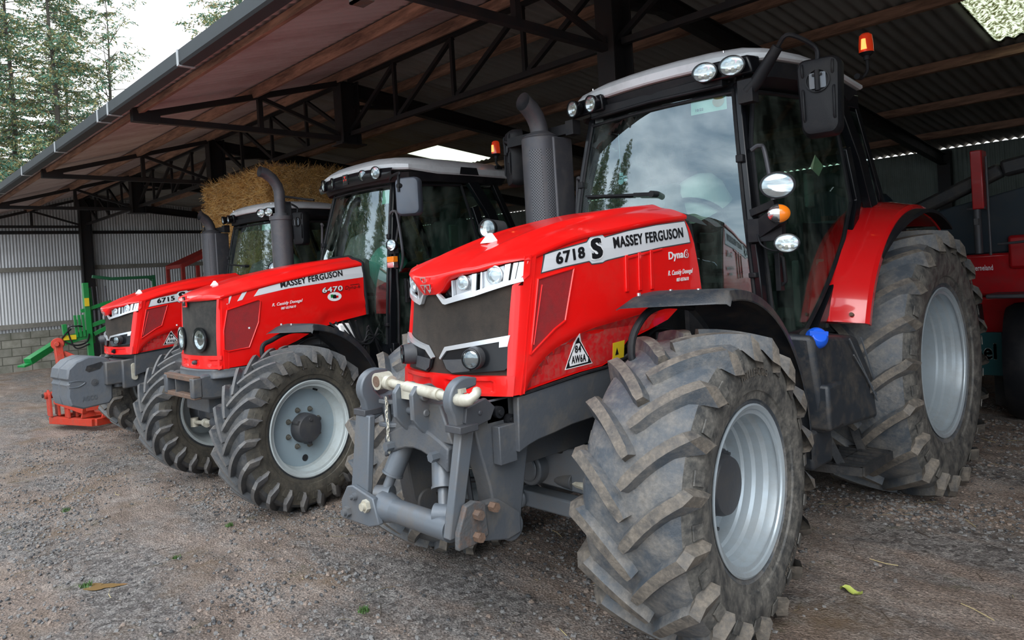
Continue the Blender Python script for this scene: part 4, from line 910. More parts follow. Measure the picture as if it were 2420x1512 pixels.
def tractor_new(root, model, phone, wheels_new=False, front='linkage', decal_s=True):
    # ---- wheels
    st = math.radians(4.5 if front == 'linkage' else 2)
    ms = [TY_BASE, TY_LUG, TY_SIDE]
    for s in (1, -1):
        w_ = wheel(root, (.855 if s > 0 else -.93, 0, .695), s, .703, .50, .358, 18, .044, -.02, st, hubr=.14, hubh=.145, mats=ms, nutr=.25, nuts=8 if front == 'linkage' and s > 0 else 0, seed=.12 if s > 0 else .05)
        if s > 0 and front == 'linkage':
            for word, a_, r_, h_ in (('TRELLEBORG', 104, .50, .034), ('540/65 R28', -40, .50, .022)):
                text('raised_lettering', word, lambda u, v, off: V(.2585-.235*max(0, v-.534)-.12*max(0, .485-v)+off, v*math.cos(-u), v*math.sin(-u)), h_, TY_LUG, w_, (math.radians(-a_-0)+PI*0, r_), fit=.55 if h_ > .03 else .4, bold=.02)
        wheel(root, (s*.84, 2.66, .915), s, .925, .65, .50, 20, .05, -.06, 0, hubr=.16, hubh=.10, mats=ms, nutr=.30, nuts=10 if s > 0 and front == 'linkage' else 0, seed=.2, twist=.26)
        mudguard(root, s, .84 if s > 0 else -.90, .87, .71, .44, 88, 186, st)
        rear_fender(root, s, .66, 1.02, 2.66, .92, 1.10, 19, 118)
    AX = steering_front(root, .66, .80)
    b = MB(); b.cyl((.02, -.20, .70), (.02, -.31, .70), .095, .09, 32); b.cyl((.02, -.31, .70), (.02, -.325, .70), .07, .065, 28); b.hull6([(.02, -.27, .62), (.34, -.20, .58), (.34, -.08, .58), (.02, -.12, .62)], [(.02, -.27, .78), (.34, -.20, .82), (.34, -.08, .82), (.02, -.12, .78)]); b.hull6([(.32, -.22, .60), (.50, -.20, .62), (.50, -.05, .62), (.32, -.08, .60)], [(.32, -.20, .84), (.50, -.18, .80), (.50, -.05, .80), (.32, -.08, .84)]); b.build('axle_casting', GREY_L, AX, ang=35, bevel=.012)
    b = MB(); b.box2((-.10, -.30, .49), (.42, -.20, .575)); b.cyl((-.06, -.32, .53), (-.06, -.18, .53), .05); b.build('suspension_arm', GREY_L, AX, ang=35, bevel=.010)
    hitch_drive(root, .55, 2.66)
    # ---- bonnet
    B = bonnet_new()
    def zlow(x):
        a = abs(x); e = B.top(min(1, a/B.w), B.ey(a/B.w)).z
        k = max(0, min(1, (a-.038)/.115)); k = k**1.2; k = 3*k*k-2*k**3
        return 1.628+(e-.022-1.628)*k
    hood = B.build_top(root, RED, zlow)
    for s in (1, -1):
        fn = B.side(s)
        zs = lambda y: smooth(y, B.zside)-.012
        ys = [-.603, -.45, -.3, -.15, 0, .15, .3, .45, .625]
        pan = [(y, zs(y)) for y in ys]+[(.66, 1.90), (.70, 1.81), (.735, 1.66), (.755, 1.50), (.55, 1.455), (.444, 1.40), (.26, 1.36), (.077, 1.325), (-.02, 1.25), (-.133, 1.222), (-.30, 1.216), (-.50, 1.20), (-.66, 1.186), (-.735, 1.178), (-.70, 1.32), (-.66, 1.52)]
        b = MB(); b.patch(pan, fn, cut=.03, th=.012, back=-.012); p_ = b.build('side_panel', RED, hood, ang=40)
        # recessed mesh and its frame
        g = [(-.575, 1.66), (-.345, 1.705), (-.34, 1.70), (-.42, 1.475), (-.655, 1.345)]
        g = [(-.588, 1.672), (-.342, 1.712), (-.425, 1.472), (-.50, 1.44), (-.662, 1.345)]
        b = MB(); b.patch(g, fn, cut=.04, th=.002); q_ = b.build('side_mesh', RED2, p_, ang=40)
        b = MB(); gl = g+[g[0]]; b.tube([fn(y0+(y1-y0)*t/6, z0+(z1-z0)*t/6, .003) for (y0, z0), (y1, z1) in zip(gl, gl[1:]) for t in range(7)], .006, 6); b.tube([fn(-.60+.012+.0*t, 1.64-.28*t, .004) if 0 else fn(-.565-.075*t, 1.645-.26*t, .003) for t in (0, .5, 1)], .004, 5)
        b.build('mesh_frame', RED, p_, ang=50)
        b = MB()
        for y in (.06, .17, .275): b.patch([(y-.012, 1.752+.1*y), (y+.012, 1.756+.1*y), (y+.004, 1.575), (y-.022, 1.575)], fn, cut=.1, th=.009)
        b.patch([(.06, 1.752), (.38, 1.79), (.38, 1.778), (.06, 1.738)], fn, cut=.1, th=.007)
        b.build('vent_rib', RED, p_, ang=30, bevel=.003)
        ar = [(-.725, 1.186)]+[(y, smooth(y, ARCH)-.014) for y in (-.69, -.645, -.6, -.56, -.52, -.46, -.38, -.3, -.2, -.05, .1, .25, .38)]+[(.26, 1.372), (.077, 1.337), (-.02, 1.262), (-.133, 1.232), (-.30, 1.226), (-.50, 1.21), (-.66, 1.196)]
        b = MB(); b.patch(ar, fn, cut=.04, th=.0015); b.build('arch_panel', REDM, p_, ang=0)
        # silver band with lettering
        band = [(-.522, 1.778), (-.45, 1.792), (-.23, 1.829), (-.200, 1.854), (-.128, 1.868), (-.105, 1.864), (-.092, 1.850), (.1, 1.882), (.35, 1.912), (.622, 1.934), (.655, 1.818), (.35, 1.793), (.1, 1.765), (-.090, 1.742), (-.110, 1.738), (-.128, 1.731), (-.210, 1.727), (-.228, 1.741), (-.40, 1.722), (-.558, 1.700)]
        cy, cz = sum(p[0] for p in band)/len(band), sum(p[1] for p in band)/len(band)
        o_ = MB(); o_.patch([(y+(.008 if y > cy else -.008)*(1 if abs(y-cy) > .45 else .2), z+(.006 if z > interp(y, [(-.55, 1.74), (.65, 1.87)]) else -.006)) for y, z in band], fn, cut=.04, th=.0012); o_.build('band_edge', HUB, p_, ang=0)
        b = MB(); b.patch(band, fn, cut=.04, th=.002); bd = b.build('silver_band', SILVER2, p_, ang=0)
        if s > 0:
            T = lambda u, v, off: fn(u, v, off+.002)
            text('model_number', model, T, .052, TXT, bd, (-.462, 1.733), fit=.205, ang=math.radians(7.5), bold=.035)
            text('model_letter', 'S', T, .098, TXTW, bd, (-.218, 1.747), fit=.098, ang=math.radians(7), bold=.09)
            text('model_letter', 'S', lambda u, v, off: fn(u, v, off+.004), .094, TXT, bd, (-.212, 1.750), fit=.086, ang=math.radians(7), bold=.045)
            text('maker_name', 'MASSEY FERGUSON', T, .054, TXT, bd, (-.035, 1.798), fit=.625, ang=math.radians(4.6), bold=.030)
            text('gearbox_badge', 'Dyna', T, .040, TXTW, p_, (.432, 1.727), fit=.145, ang=math.radians(3), bold=.035)
            text('gearbox_badge', '6', T, .046, TXTW, p_, (.580, 1.733), fit=.050, bold=.06, label='red digit with silver outline'); text('gearbox_badge', '6', lambda u, v, off: fn(u, v, off+.005), .040, REDM, p_, (.587, 1.736), fit=.034, bold=.012)
            text('owner_lettering', 'R. Cassidy Donegal', T, .026, TXTW, p_, (.418, 1.640), fit=.245, ang=math.radians(1.5), shear=.35, bold=.018)
            text('owner_lettering', phone, T, .019, TXTW, p_, (.496, 1.604), fit=.12, ang=math.radians(1), shear=.2, bold=.022)
            # triangular plate
            def tri(o, z0, k): return [(-.318, 1.402-k*.018), (-.208-k*.012, 1.246+k*.008), (-.410+k*.012, 1.240+k*.008)]
            b = MB(); b.patch(tri(0, 0, 0), fn, cut=.04, th=.003); pl = b.build('triangle_plate', TXTW, p_, ang=0, label='white triangular number plate sticker')
            b = MB(); t0, t1 = tri(0, 0, .55), tri(0, 0, 1.5)
            for q in range(3): b.patch([t0[q], t0[(q+1) % 3], t1[(q+1) % 3], t1[q]], lambda u, v, off: fn(u, v, off+.003), cut=.1, th=.0008)
            b.patch([(-.402, 1.246), (-.375, 1.247), (-.382, 1.285)], lambda u, v, off: fn(u, v, off+.003), cut=.1, th=.001); b.patch([(-.216, 1.251), (-.243, 1.25), (-.238, 1.287)], lambda u, v, off: fn(u, v, off+.003), cut=.1, th=.001); b.patch([(-.319, 1.392), (-.300, 1.355), (-.334, 1.353)], lambda u, v, off: fn(u, v, off+.003), cut=.1, th=.001)
            b.build('plate_border', TXT, pl, ang=0)
            text('plate_number', '84', lambda u, v, off: fn(u, v, off+.003), .034, TXT, pl, (-.338, 1.312), fit=.045, bold=.02); text('plate_number', 'AW6A', lambda u, v, off: fn(u, v, off+.003), .036, TXT, pl, (-.364, 1.264), fit=.105, bold=.02)
            b = MB(); b.patch([(-.045, 1.325), (.05, 1.33), (.04, 1.245), (-.05, 1.238)], fn, cut=.05, th=.003); yk = b.build('warning_sticker', YEL, p_, ang=0, label='yellow warning sticker')
            b = MB(); b.patch([(-.03, 1.262), (-.002, 1.264), (-.014, 1.30)], lambda u, v, off: fn(u, v, off+.003), cut=.1, th=.001); b.build('warning_symbol', TXT, yk, ang=0)
        # corner post: red edge running from the headlight down to the bumper
        b = MB(); rr = []
        for k in range(15):
            z = 1.775-.595*k/14; xi_ = .402-.008*math.sin(k/14*PI) if z < 1.66 else .426; rr.append([B.front(s*xi_, z, -.02), B.front(s*xi_, z, .012), B.front(s*(xi_+.018), z, .014), B.front(s*(B.w-.012), z, .006), V(s*(B.w+.001), B.yc(z)+.02, z), V(s*(B.w-.02), B.yc(z)+.02, z)])
        b.rings(rr); b.build('corner_post', RED, hood, ang=50)
        # headlamp cluster
        fr = lambda u, v, off: B.front(s*u, v, off)
        zu = lambda x: zlow(x)-.004
        b = MB(); b.patch([(.055, 1.615), (.085, 1.60), (.402, 1.668), (.41, zu(.41)), (.36, zu(.36)), (.28, zu(.28)), (.2, zu(.2)), (.15, zu(.15)), (.11, zu(.11)), (.08, zu(.08))], fr, cut=.03, th=.004, back=-.03); H = b.build('headlight', BLACKG, hood, ang=50)
        b = MB(); b.patch([(.050, 1.628), (.060, 1.632), (.095, 1.606), (.25, 1.634), (.425, 1.682), (.428, 1.664), (.25, 1.612), (.100, 1.582), (.085, 1.586)], fr, cut=.03, th=.018, back=0)
        for x0, x1, xm in ((.140, .255, .235), (.278, .382, .362)):
            z0 = lambda x: interp(x, [(.09, 1.60), (.25, 1.628), (.42, 1.672)])
            b.patch([(xm, z0(xm)), (x1, z0(x1)), (x1+.006, zu(x1)), (xm+.006, zu(xm))], fr, cut=.02, th=.010, back=.0)
            b.patch([(x0, z0(x0)+.0), (xm, z0(xm)), (xm, z0(xm)+.014), (x0+.012, z0(x0)+.012)], fr, cut=.02, th=.010, back=-.0)
            b.patch([(x0, z0(x0)), (xm, z0(xm)), (xm, zu(xm)), (x0, zu(x0))], fr, cut=.02, th=.004, back=-.022)
            b.patch([(x0-.006, z0(x0)+.003), (x0+.004, z0(x0)+.003), (x0+.004, zu(x0)), (x0-.002, zu(x0-.002))], fr, cut=.02, th=.02, back=-.015)
        for x0, x1, ln in ((.397, .412, .012), (.414, .434, .010)):
            b.patch([(x0-.008, 1.664), (x1-.008, 1.668), (x1, zu(x1)-.002), (x0, zu(x0)-.002)], fr, cut=.02, th=.012, back=-.004)
        b.build('headlight_trim', SILVER, H, ang=35)
        for x, z, r in ((.198, 1.674, .030), (.332, 1.700, .0375)):
            n_ = V(s*(.55 if s*x > 0 else .55)*x*2.2, -1, .02); lampset(H, B.front(s*x, z, .002), n_, r, 'headlamp', leds=0, depth=.03, housing=SILVER)
        # fog lamp pod
        pod = [(.032, 1.340), (.075, 1.388), (.395, 1.428), (.40, 1.30), (.385, 1.288), (.10, 1.268), (.06, 1.29)]
        b = MB(); b.patch(pod, fr, cut=.03, th=.010, back=-.0); G = b.build('fog_light', BLACKG, hood, ang=45)
        b = MB(); b.patch([(.05, 1.332), (.19, 1.338), (.215, 1.285), (.105, 1.275), (.07, 1.292)], fr, cut=.04, th=.008, back=.008); b.build('pod_lower_face', HUB, G, ang=40)
        b = MB(); b.patch([(.028, 1.340), (.036, 1.334), (.085, 1.374), (.36, 1.410), (.36, 1.385), (.395, 1.388), (.403, 1.436), (.075, 1.392)], fr, cut=.03, th=.020, back=0); b.build('fog_light_trim', SILVER, G, ang=40)
        p0 = B.front(s*.245, 1.345, .0); 
        b = MB(); b.cyl(p0+V(0, .0, 0), p0+V(s*.03, -.055, 0), .052, .047, 28); b.build('lamp_barrel', HUB, G, ang=40)
        lampset(G, p0+V(s*.031, -.057, 0), V(s*.5, -1, 0), .040, 'fog_lamp', leds=0, depth=.03)
    # grille mesh
    b = MB(); b.grid(36, 16, lambda i, j: B.front((-.41+.82*i), 1.262+(interp(abs(-.41+.82*i), [(0, 1.64), (.06, 1.62), (.1, 1.60), (.41, 1.675)])-1.262)*j, -.004)); b.build('grille', GRILLE, hood, ang=60)
    # bumper lip
    b = MB()
    def bump(i, j):
        x = -.425+.85*i; z = 1.262-.085*j; rec = .014 if (.22 < j < .8 and .06 < abs(x) < .33) else 0
        return B.front(x, z, .020-rec-.006*j)
    b.grid(60, 14, bump); b.grid(60, 1, lambda i, j: B.front(-.425+.85*i, 1.262+.004*j, .020-.03*j)); b.grid(60, 1, lambda i, j: B.front(-.425+.85*i, 1.177, .014-.05*j))
    b.build('bumper', RED, hood, ang=50)
    b = MB(); q = B.front(.125, 1.215, .01); b.cyl(q, q+V(0, -.03, 0), .016); b.cyl(q, q+V(0, -.012, 0), .024); b.build('tow_plug', BLACK, hood)
    # nose badge
    b = MB(); logo(b, lambda u, v, off: V(u, -.924-off*1.2+(1.70-v)*.32+1.3*u*u, v), .014, 1.671, .037); b.build('nose_badge', CHROME, hood, ang=0)
    # bonnet lamp bracket foot (white)
    b = MB(); c = B.top(.0, -.50); b.hull6([c+V(-.045, -.03, -.005), c+V(.02, -.04, -.005), c+V(.045, .03, -.005), c+V(-.02, .045, -.005)], [c+V(-.01, -.0, .045), c+V(.012, -.005, .045), c+V(.014, .012, .045), c+V(-.008, .014, .045)]); b.build('bonnet_catch', WHITEP, hood, ang=40, bevel=.004)
    # black fairing behind the bonnet
    b = MB(); b.grid(20, 2, lambda i, j: V((-1+2*i)*(.435-.0*j), .64+.10*j+(.12*j), smooth(.64, B.ztop)-.012-.10*abs(-1+2*i)**4-.03*j)); 
    for s in (1, -1): b.hull6([(s*.40, .62, 1.1), (s*.43, .62, 1.1), (s*.43, .86, 1.1), (s*.40, .86, 1.1)], [(s*.40, .62, 1.95), (s*.43, .62, 1.94), (s*.43, .70, 1.92), (s*.40, .70, 1.93)])
    b.build('rear_cowl', BLACK, hood, ang=40)
    hood.location.x = .04; hood.scale.x = .909
    # ---- chassis casting ahead of the engine
    b = MB()
    for s in (1, -1):
        b.plate_x(s*.405, [(-.735, 1.168), (-.5, 1.19), (-.30, 1.205), (-.13, 1.212), (.04, 1.24), (.2, 1.30), (.5, 1.3), (.5, .80), (.2, .86), (-.05, .95), (-.25, .99), (-.40, .985), (-.52, .97), (-.62, .962), (-.68, .95), (-.745, .93)], .035)
    b.box2((-.39, -.70, 1.0), (.39, -.2, 1.17)); b.box2((-.22, -.72, .80), (.22, .1, 1.05))
    ch = b.build('front_chassis', GREY, root, ang=30, bevel=.006)
    b = MB(); 
    for s in (1, -1): b = MB(); b.tube([(s*.42, -.70, 1.176), (s*.425, -.3, 1.21), (s*.425, -.13, 1.217), (s*.425, .04, 1.244), (s*.42, .2, 1.30)], .008, 6); b.build('chassis_edge', BLACK, ch)
    # ---- exhaust and its guard, right-hand corner post
    ex = V(-.92, .92, 0); b = MB(); b.cyl(ex+V(.02, -.02, 1.35), ex+V(.02, -.02, 2.66), .135, .135, 32); b.cyl(ex+V(.02, -.02, 2.66), ex+V(.02, -.02, 2.70), .135, .07, 32); b.box(ex+V(.06, .06, 2.0), (.22, .2, 1.3))
    E_ = b.build('exhaust_guard', EXH, root, ang=35, bevel=.012)
    b = MB(); c = ex+V(.02, -.02, 0)
    for a0, a1 in ((-82, -45), (-33, -2)):
        b.grid(20, 8, lambda i, j: c+V(.1375*math.cos(math.radians(a0+(a1-a0)*i)), .1375*math.sin(math.radians(a0+(a1-a0)*i)), 1.8+.76*j))
    b.build('guard_perforation', MESHM, E_, ang=60)
    b = MB(); b.rings([[p for p in [q0+(Matrix.Rotation(math.radians(th), 3, 'X') @ V(.066*math.cos(k*PI/10), .066*math.sin(k*PI/10), 0)) for k in range(20)]] for q0, th in ((c+V(0, 0, 2.66), 0), (c+V(0, 0, 2.70), 0), (c+V(0, -.012, 2.755), 14), (c+V(0, -.04, 2.81), 30), (c+V(0, -.085, 2.86), 44), (c+V(0, -.155, 2.905), 78))], cap=False); b.build('exhaust_pipe', EXH, E_, ang=60)
    # ---- cab
    F, ws = cab(root, .985)
    # roof
    b = MB(); rr = []
    def ro(y0, hw, fr_, z, inset=0):
        out = []
        for k in range(13): a = PI*k/12; out.append(V(-math.cos(a)*(fr_-inset) if 0 else (-(hw-inset))*math.cos(a)**1 if 0 else 0, 0, 0))
        return out
    plan = [(-.80, 2.36), (-.83, 1.85), (-.82, 1.40), (-.76, 1.14), (-.65, 1.06), (-.45, 1.0), (-.2, .965), (0, .955), (.2, .965), (.45, 1.0), (.65, 1.06), (.76, 1.14), (.82, 1.40), (.83, 1.85), (.80, 2.36), (.4, 2.46), (-.4, 2.46)]
    def ring(z, sc, dz=0, dy=0):
        out = []
        for x, y in plan:
            f = 1-min(1, max(0, (y-.87)/1.5)); zz = z-(.035*max(0, (abs(x)-.60)/.25) if dz else 0)*1-.03*max(0, (y-1.9)/.5)
            out.append(V(x*sc, 1.65+(y-1.65)*sc+dy, zz))
        return out
    b.rings([ring(2.85, .985), ring(2.86, 1.0), ring(2.905, 1.0, 1), ring(2.935, .965, 1), ring(2.965, .88, 1), ring(2.98, .6), ring(2.985, .25)]); R = b.build('cab_roof', ROOFG, root, ang=32)
    b = MB(); b.rings([ring(2.72, .86, 0, .02), ring(2.76, .94, 0, .01), ring(2.84, .965, 0, .006)]); b.build('roof_underside', BLACK, R, ang=40)
    b = MB(); b.box2((-.50, 1.0, 2.74), (.50, 1.08, 2.80)); b.tube([(-.50, 1.01, 2.735), (0, .98, 2.74), (.50, 1.01, 2.735)], .012); b.build('visor_blade', BLACK, R, bevel=.006)
    for s in (1, -1):
        b = MB(); b.hull6([(s*.37, .97, 2.765), (s*.69, 1.02, 2.765), (s*.70, 1.1, 2.765), (s*.37, 1.1, 2.765)], [(s*.37, .955, 2.872), (s*.67, 1.0, 2.872), (s*.70, 1.09, 2.872), (s*.37, 1.09, 2.872)]); pod_ = b.build('lamp_recess', BLACKG, R, bevel=.012)
        for x, y, ov in ((.435, .925, 1.3), (.605, .935, 1.3)):
            lampset(pod_, (s*x, y, 2.812), (s*.30, -1, -.12), .052, oval=ov if s > 0 else 1.15, depth=.06)
    b = MB()
    for x in (-.5, -.25, .25, .5): b = MB(); b.cyl((x, 1.04, 2.93), (x, 1.04, 2.942), .006, n=8); b.build('roof_screw', CHROME, R)
    beacon(R, (.80, 2.30, 2.90), (.83, 2.38, 3.05), h=.15, r=.047)
    # stickers in the windscreen
    b = MB(); b.patch([(.30, 2.60), (.545, 2.60), (.545, 2.705), (.30, 2.705)], lambda u, v, off: ws((u/.61+1)/2, (v-1.46)/1.25)+V(0, .012, 0), cut=.05); st_ = b.build('tax_sticker', mat('pale_green_sticker_'+model, (.45, .72, .62), .6), F, ang=0, label='pale green inspection sticker in the top corner of the windscreen')
    if front == 'linkage':
        b = MB(); b.patch([(.492+.04*math.cos(k*PI/8), 2.658+.036*math.sin(k*PI/8)) for k in range(16)], lambda u, v, off: ws((u/.61+1)/2, (v-1.46)/1.25)+V(0, .009, 0), cut=.1); b.build('sticker_seal', mat('brass_seal', (.45, .30, .12), .5), st_, ang=0)
        text('sticker_date', '10/22', lambda u, v, off: ws((u/.61+1)/2, (v-1.46)/1.25)+V(0, .008, 0), .016, TXT, st_, (.335, 2.618), fit=.055, bold=.02)
        b = MB(); b.patch([(1.60, 2.25), (1.72, 2.20), (1.80, 2.27), (1.68, 2.335)], lambda u, v, off: V(.735+off, u, v), cut=.2); b.build('door_sticker', mat('paper_note', (.95, .96, .72), .7), F, ang=0, label='cream paper sticker inside the door glass')
        b = MB(); b.cyl((-.38, 1.14, 2.62), (-.38, 1.14, 2.33), .0015, n=5); b.cyl((-.385, 1.14, 2.29), (-.385, 1.147, 2.29), .022, n=14); b.cyl((-.345, 1.14, 2.30), (-.345, 1.147, 2.30), .016, n=14); b.box((-.365, 1.143, 2.315), (.06, .006, .022)); b.box((-.378, 1.143, 2.335), (.03, .006, .03)); b.build('air_freshener', mat('pale_blue_card', (.45, .75, .9), .5, emit=None), F, ang=0, label='little pale blue tractor-shaped air freshener on a string')
    # wiper
    b = MB(); p = ws(.552, .545)+V(0, -.045, 0); q = ws(.07, .59)+V(0, -.03, 0); b.beam(p, q, .022, .014); b.beam(p.lerp(q, .0), p.lerp(q, .25), .03, .022); b.cyl(p+V(0, .04, 0), p+V(0, -.02, 0), .020); b.tube([p.lerp(q, .3)+V(0, .015, -.012), q+V(0, .012, -.01)], .006); b.build('wiper', BLACK, F, ang=35)
    # pale wheel cover seen through the glass
    b = MB(); b.lathe([(.0, .10), (.08, .095), (.15, .06), (.185, -.02), (.19, -.16), (.17, -.16)], (-.02, 1.50, 2.19), (-.2, -.40, .80), 28); b.build('steering_wheel_cover', PALE, F, ang=60)
    # mirrors, lights on the corner posts
    mirror(root, 1, (1.02, 1.12, 2.565), .235, .43, (.66, 1.00, 2.66), 'deep', yaw=12, arm='fat')
    mirror(root, -1, (-1.38, 1.10, 2.60), .23, .44, (-.64, 1.0, 2.70), 'deep', yaw=-30, arm='box')
    for s in (1, -1):
        b = MB(); b.beam((s*.66, .94, 1.83), (s*.88, .86, 1.93), .05, .10); b.beam((s*.68, .93, 1.96), (s*.84, .90, 2.0), .04, .04); b.box((s*.77, .91, 1.86), (.20, .05, .13)); b.tube(bez([(s*.70, .93, 1.9), (s*.76, .86, 1.78), (s*.84, .9, 1.74), (s*.9, .86, 1.82)], 5), .006)
        LB = b.build('light_bracket', BLACK, root, ang=30, bevel=.01)
        d = V(s*.62, -1, 0).normalized() if s > 0 else V(.15, -1, 0).normalized()
        if s < 0 and front == 'linkage': b = MB(); b.tube(bez([(-.68, .94, 1.9), (-.72, .74, 1.88), (-1.1, .66, 1.90), (-1.20, .66, 1.97)], 5), .018); b.build('lamp_arm', BLACK, LB)
        lampset(LB, (.90, .80, 2.085) if s > 0 else ((-1.21, .62, 2.035) if front == 'linkage' else (-.90, .80, 2.085)), d, .064, 'corner_headlamp', oval=1.28 if s > 0 else 1.1, depth=.085, leds=0, housing=BLACK)
        if s < 0 and front == 'linkage': b = MB(); b.cyl((-1.21, .635, 2.035), (-1.20, .76, 2.035), .069, .055, 24); b.build('lamp_barrel', HUB, LB)
        b = MB(); sx_ = V(-d.y, d.x, 0)*1.0; c = V(s*.90, .80, 1.935)
        for side_, mm in ((-1, 0), (1, 1)):
            b.m = mm; pts = [c+sx_*(side_*.058*math.cos(math.radians(a)))+V(0, 0, .048*math.sin(math.radians(a))) for a in range(-90, 91, 12)]
            b.rings([pts, [c+(p-c)*.75+d*.024 for p in pts], [c+(p-c)*.25+d*.032 for p in pts]], closed=True, cap=True)
        ind = b.build('indicator', [CHROME, AMBER], LB, ang=60, label='round lamp, clear on one half and amber on the other'); b = MB(); b.lathe([(.0, -.1), (.045, -.10), (.052, -.02), (.052, 0), (.0, -.003)], c-d*.004, d, 24); b.build('indicator_housing', BLACK, LB)
        lampset(LB, (s*.915, .84, 1.775), d, .046, 'corner_work_light', oval=1.3, depth=.06, leds=6, housing=BLACKG)
    # step, tank, battery box at the left
    for s in (1, -1):
        b = MB(); b.hull6([(s*.52, 1.08, .70), (s*.95, 1.12, .70), (s*.98, 2.0, .66), (s*.52, 1.95, .66)], [(s*.52, 1.02, 1.28), (s*.93, 1.04, 1.26), (s*.96, 1.62, 1.20), (s*.52, 1.62, 1.24)])
        tk = b.build('fuel_tank', FENDB, root, ang=35, bevel=.03)
        if s > 0:
            b = MB(); b.cyl((.83, 1.20, 1.20), (.87, 1.16, 1.235), .075, .06, 24); b.build('tank_neck', BLACK, tk)
            b = MB(); b.lathe([(.0, .05), (.04, .048), (.056, .028), (.062, 0), (.056, -.02)], (.915, 1.14, 1.235), (.60, -.5, .45), 24); b.beam((.90, 1.08, 1.27), (.97, 1.16, 1.26), .028, .028); b.build('tank_cap', BLUE, tk, bevel=.003)
        b = MB()
        for k, (a, c_) in enumerate((((1.45, 1.20), (1.92, .64)), ((1.5, 1.1), (1.9, .72)), ((1.62, 1.19), (1.98, .58)))): b.tube([(s*.975, a[0], a[1]), (s*.99, c_[0], c_[1])], .005, 5)
        b.build('tank_crease', GREY_L, tk)
        b = MB(); b.box2((s*.56, 1.05, .50), (s*.90, 1.32, .72)); b.box2((s*.60, 1.10, .72), (s*.985, 1.30, .98)); b.build('battery_box', FENDB, root, bevel=.02)
        b = MB(); b.beam((s*.80, 1.40, .66), (s*.86, 1.48, .44), .06, .05); b.beam((s*.80, 1.85, .66), (s*.86, 1.86, .44), .06, .05)
        fr_ = [(s*.70, 1.38), (s*1.02, 1.42), (s*1.02, 1.88), (s*.70, 1.9)]
        for k in range(4): b.beam((fr_[k][0], fr_[k][1], .43), (fr_[(k+1) % 4][0], fr_[(k+1) % 4][1], .43), .025, .05)
        for k in range(6): b.beam((s*.72, 1.46+k*.075, .44), (s*1.01, 1.46+k*.075, .44), .012, .03)
        b.beam((s*.86, 1.40, .44), (s*.86, 1.88, .44), .012, .03)
        b.cyl((s*.62, 1.35, .60), (s*.86, 1.35, .60), .05); b.build('step', DARK, root, ang=30)
    return hood, B

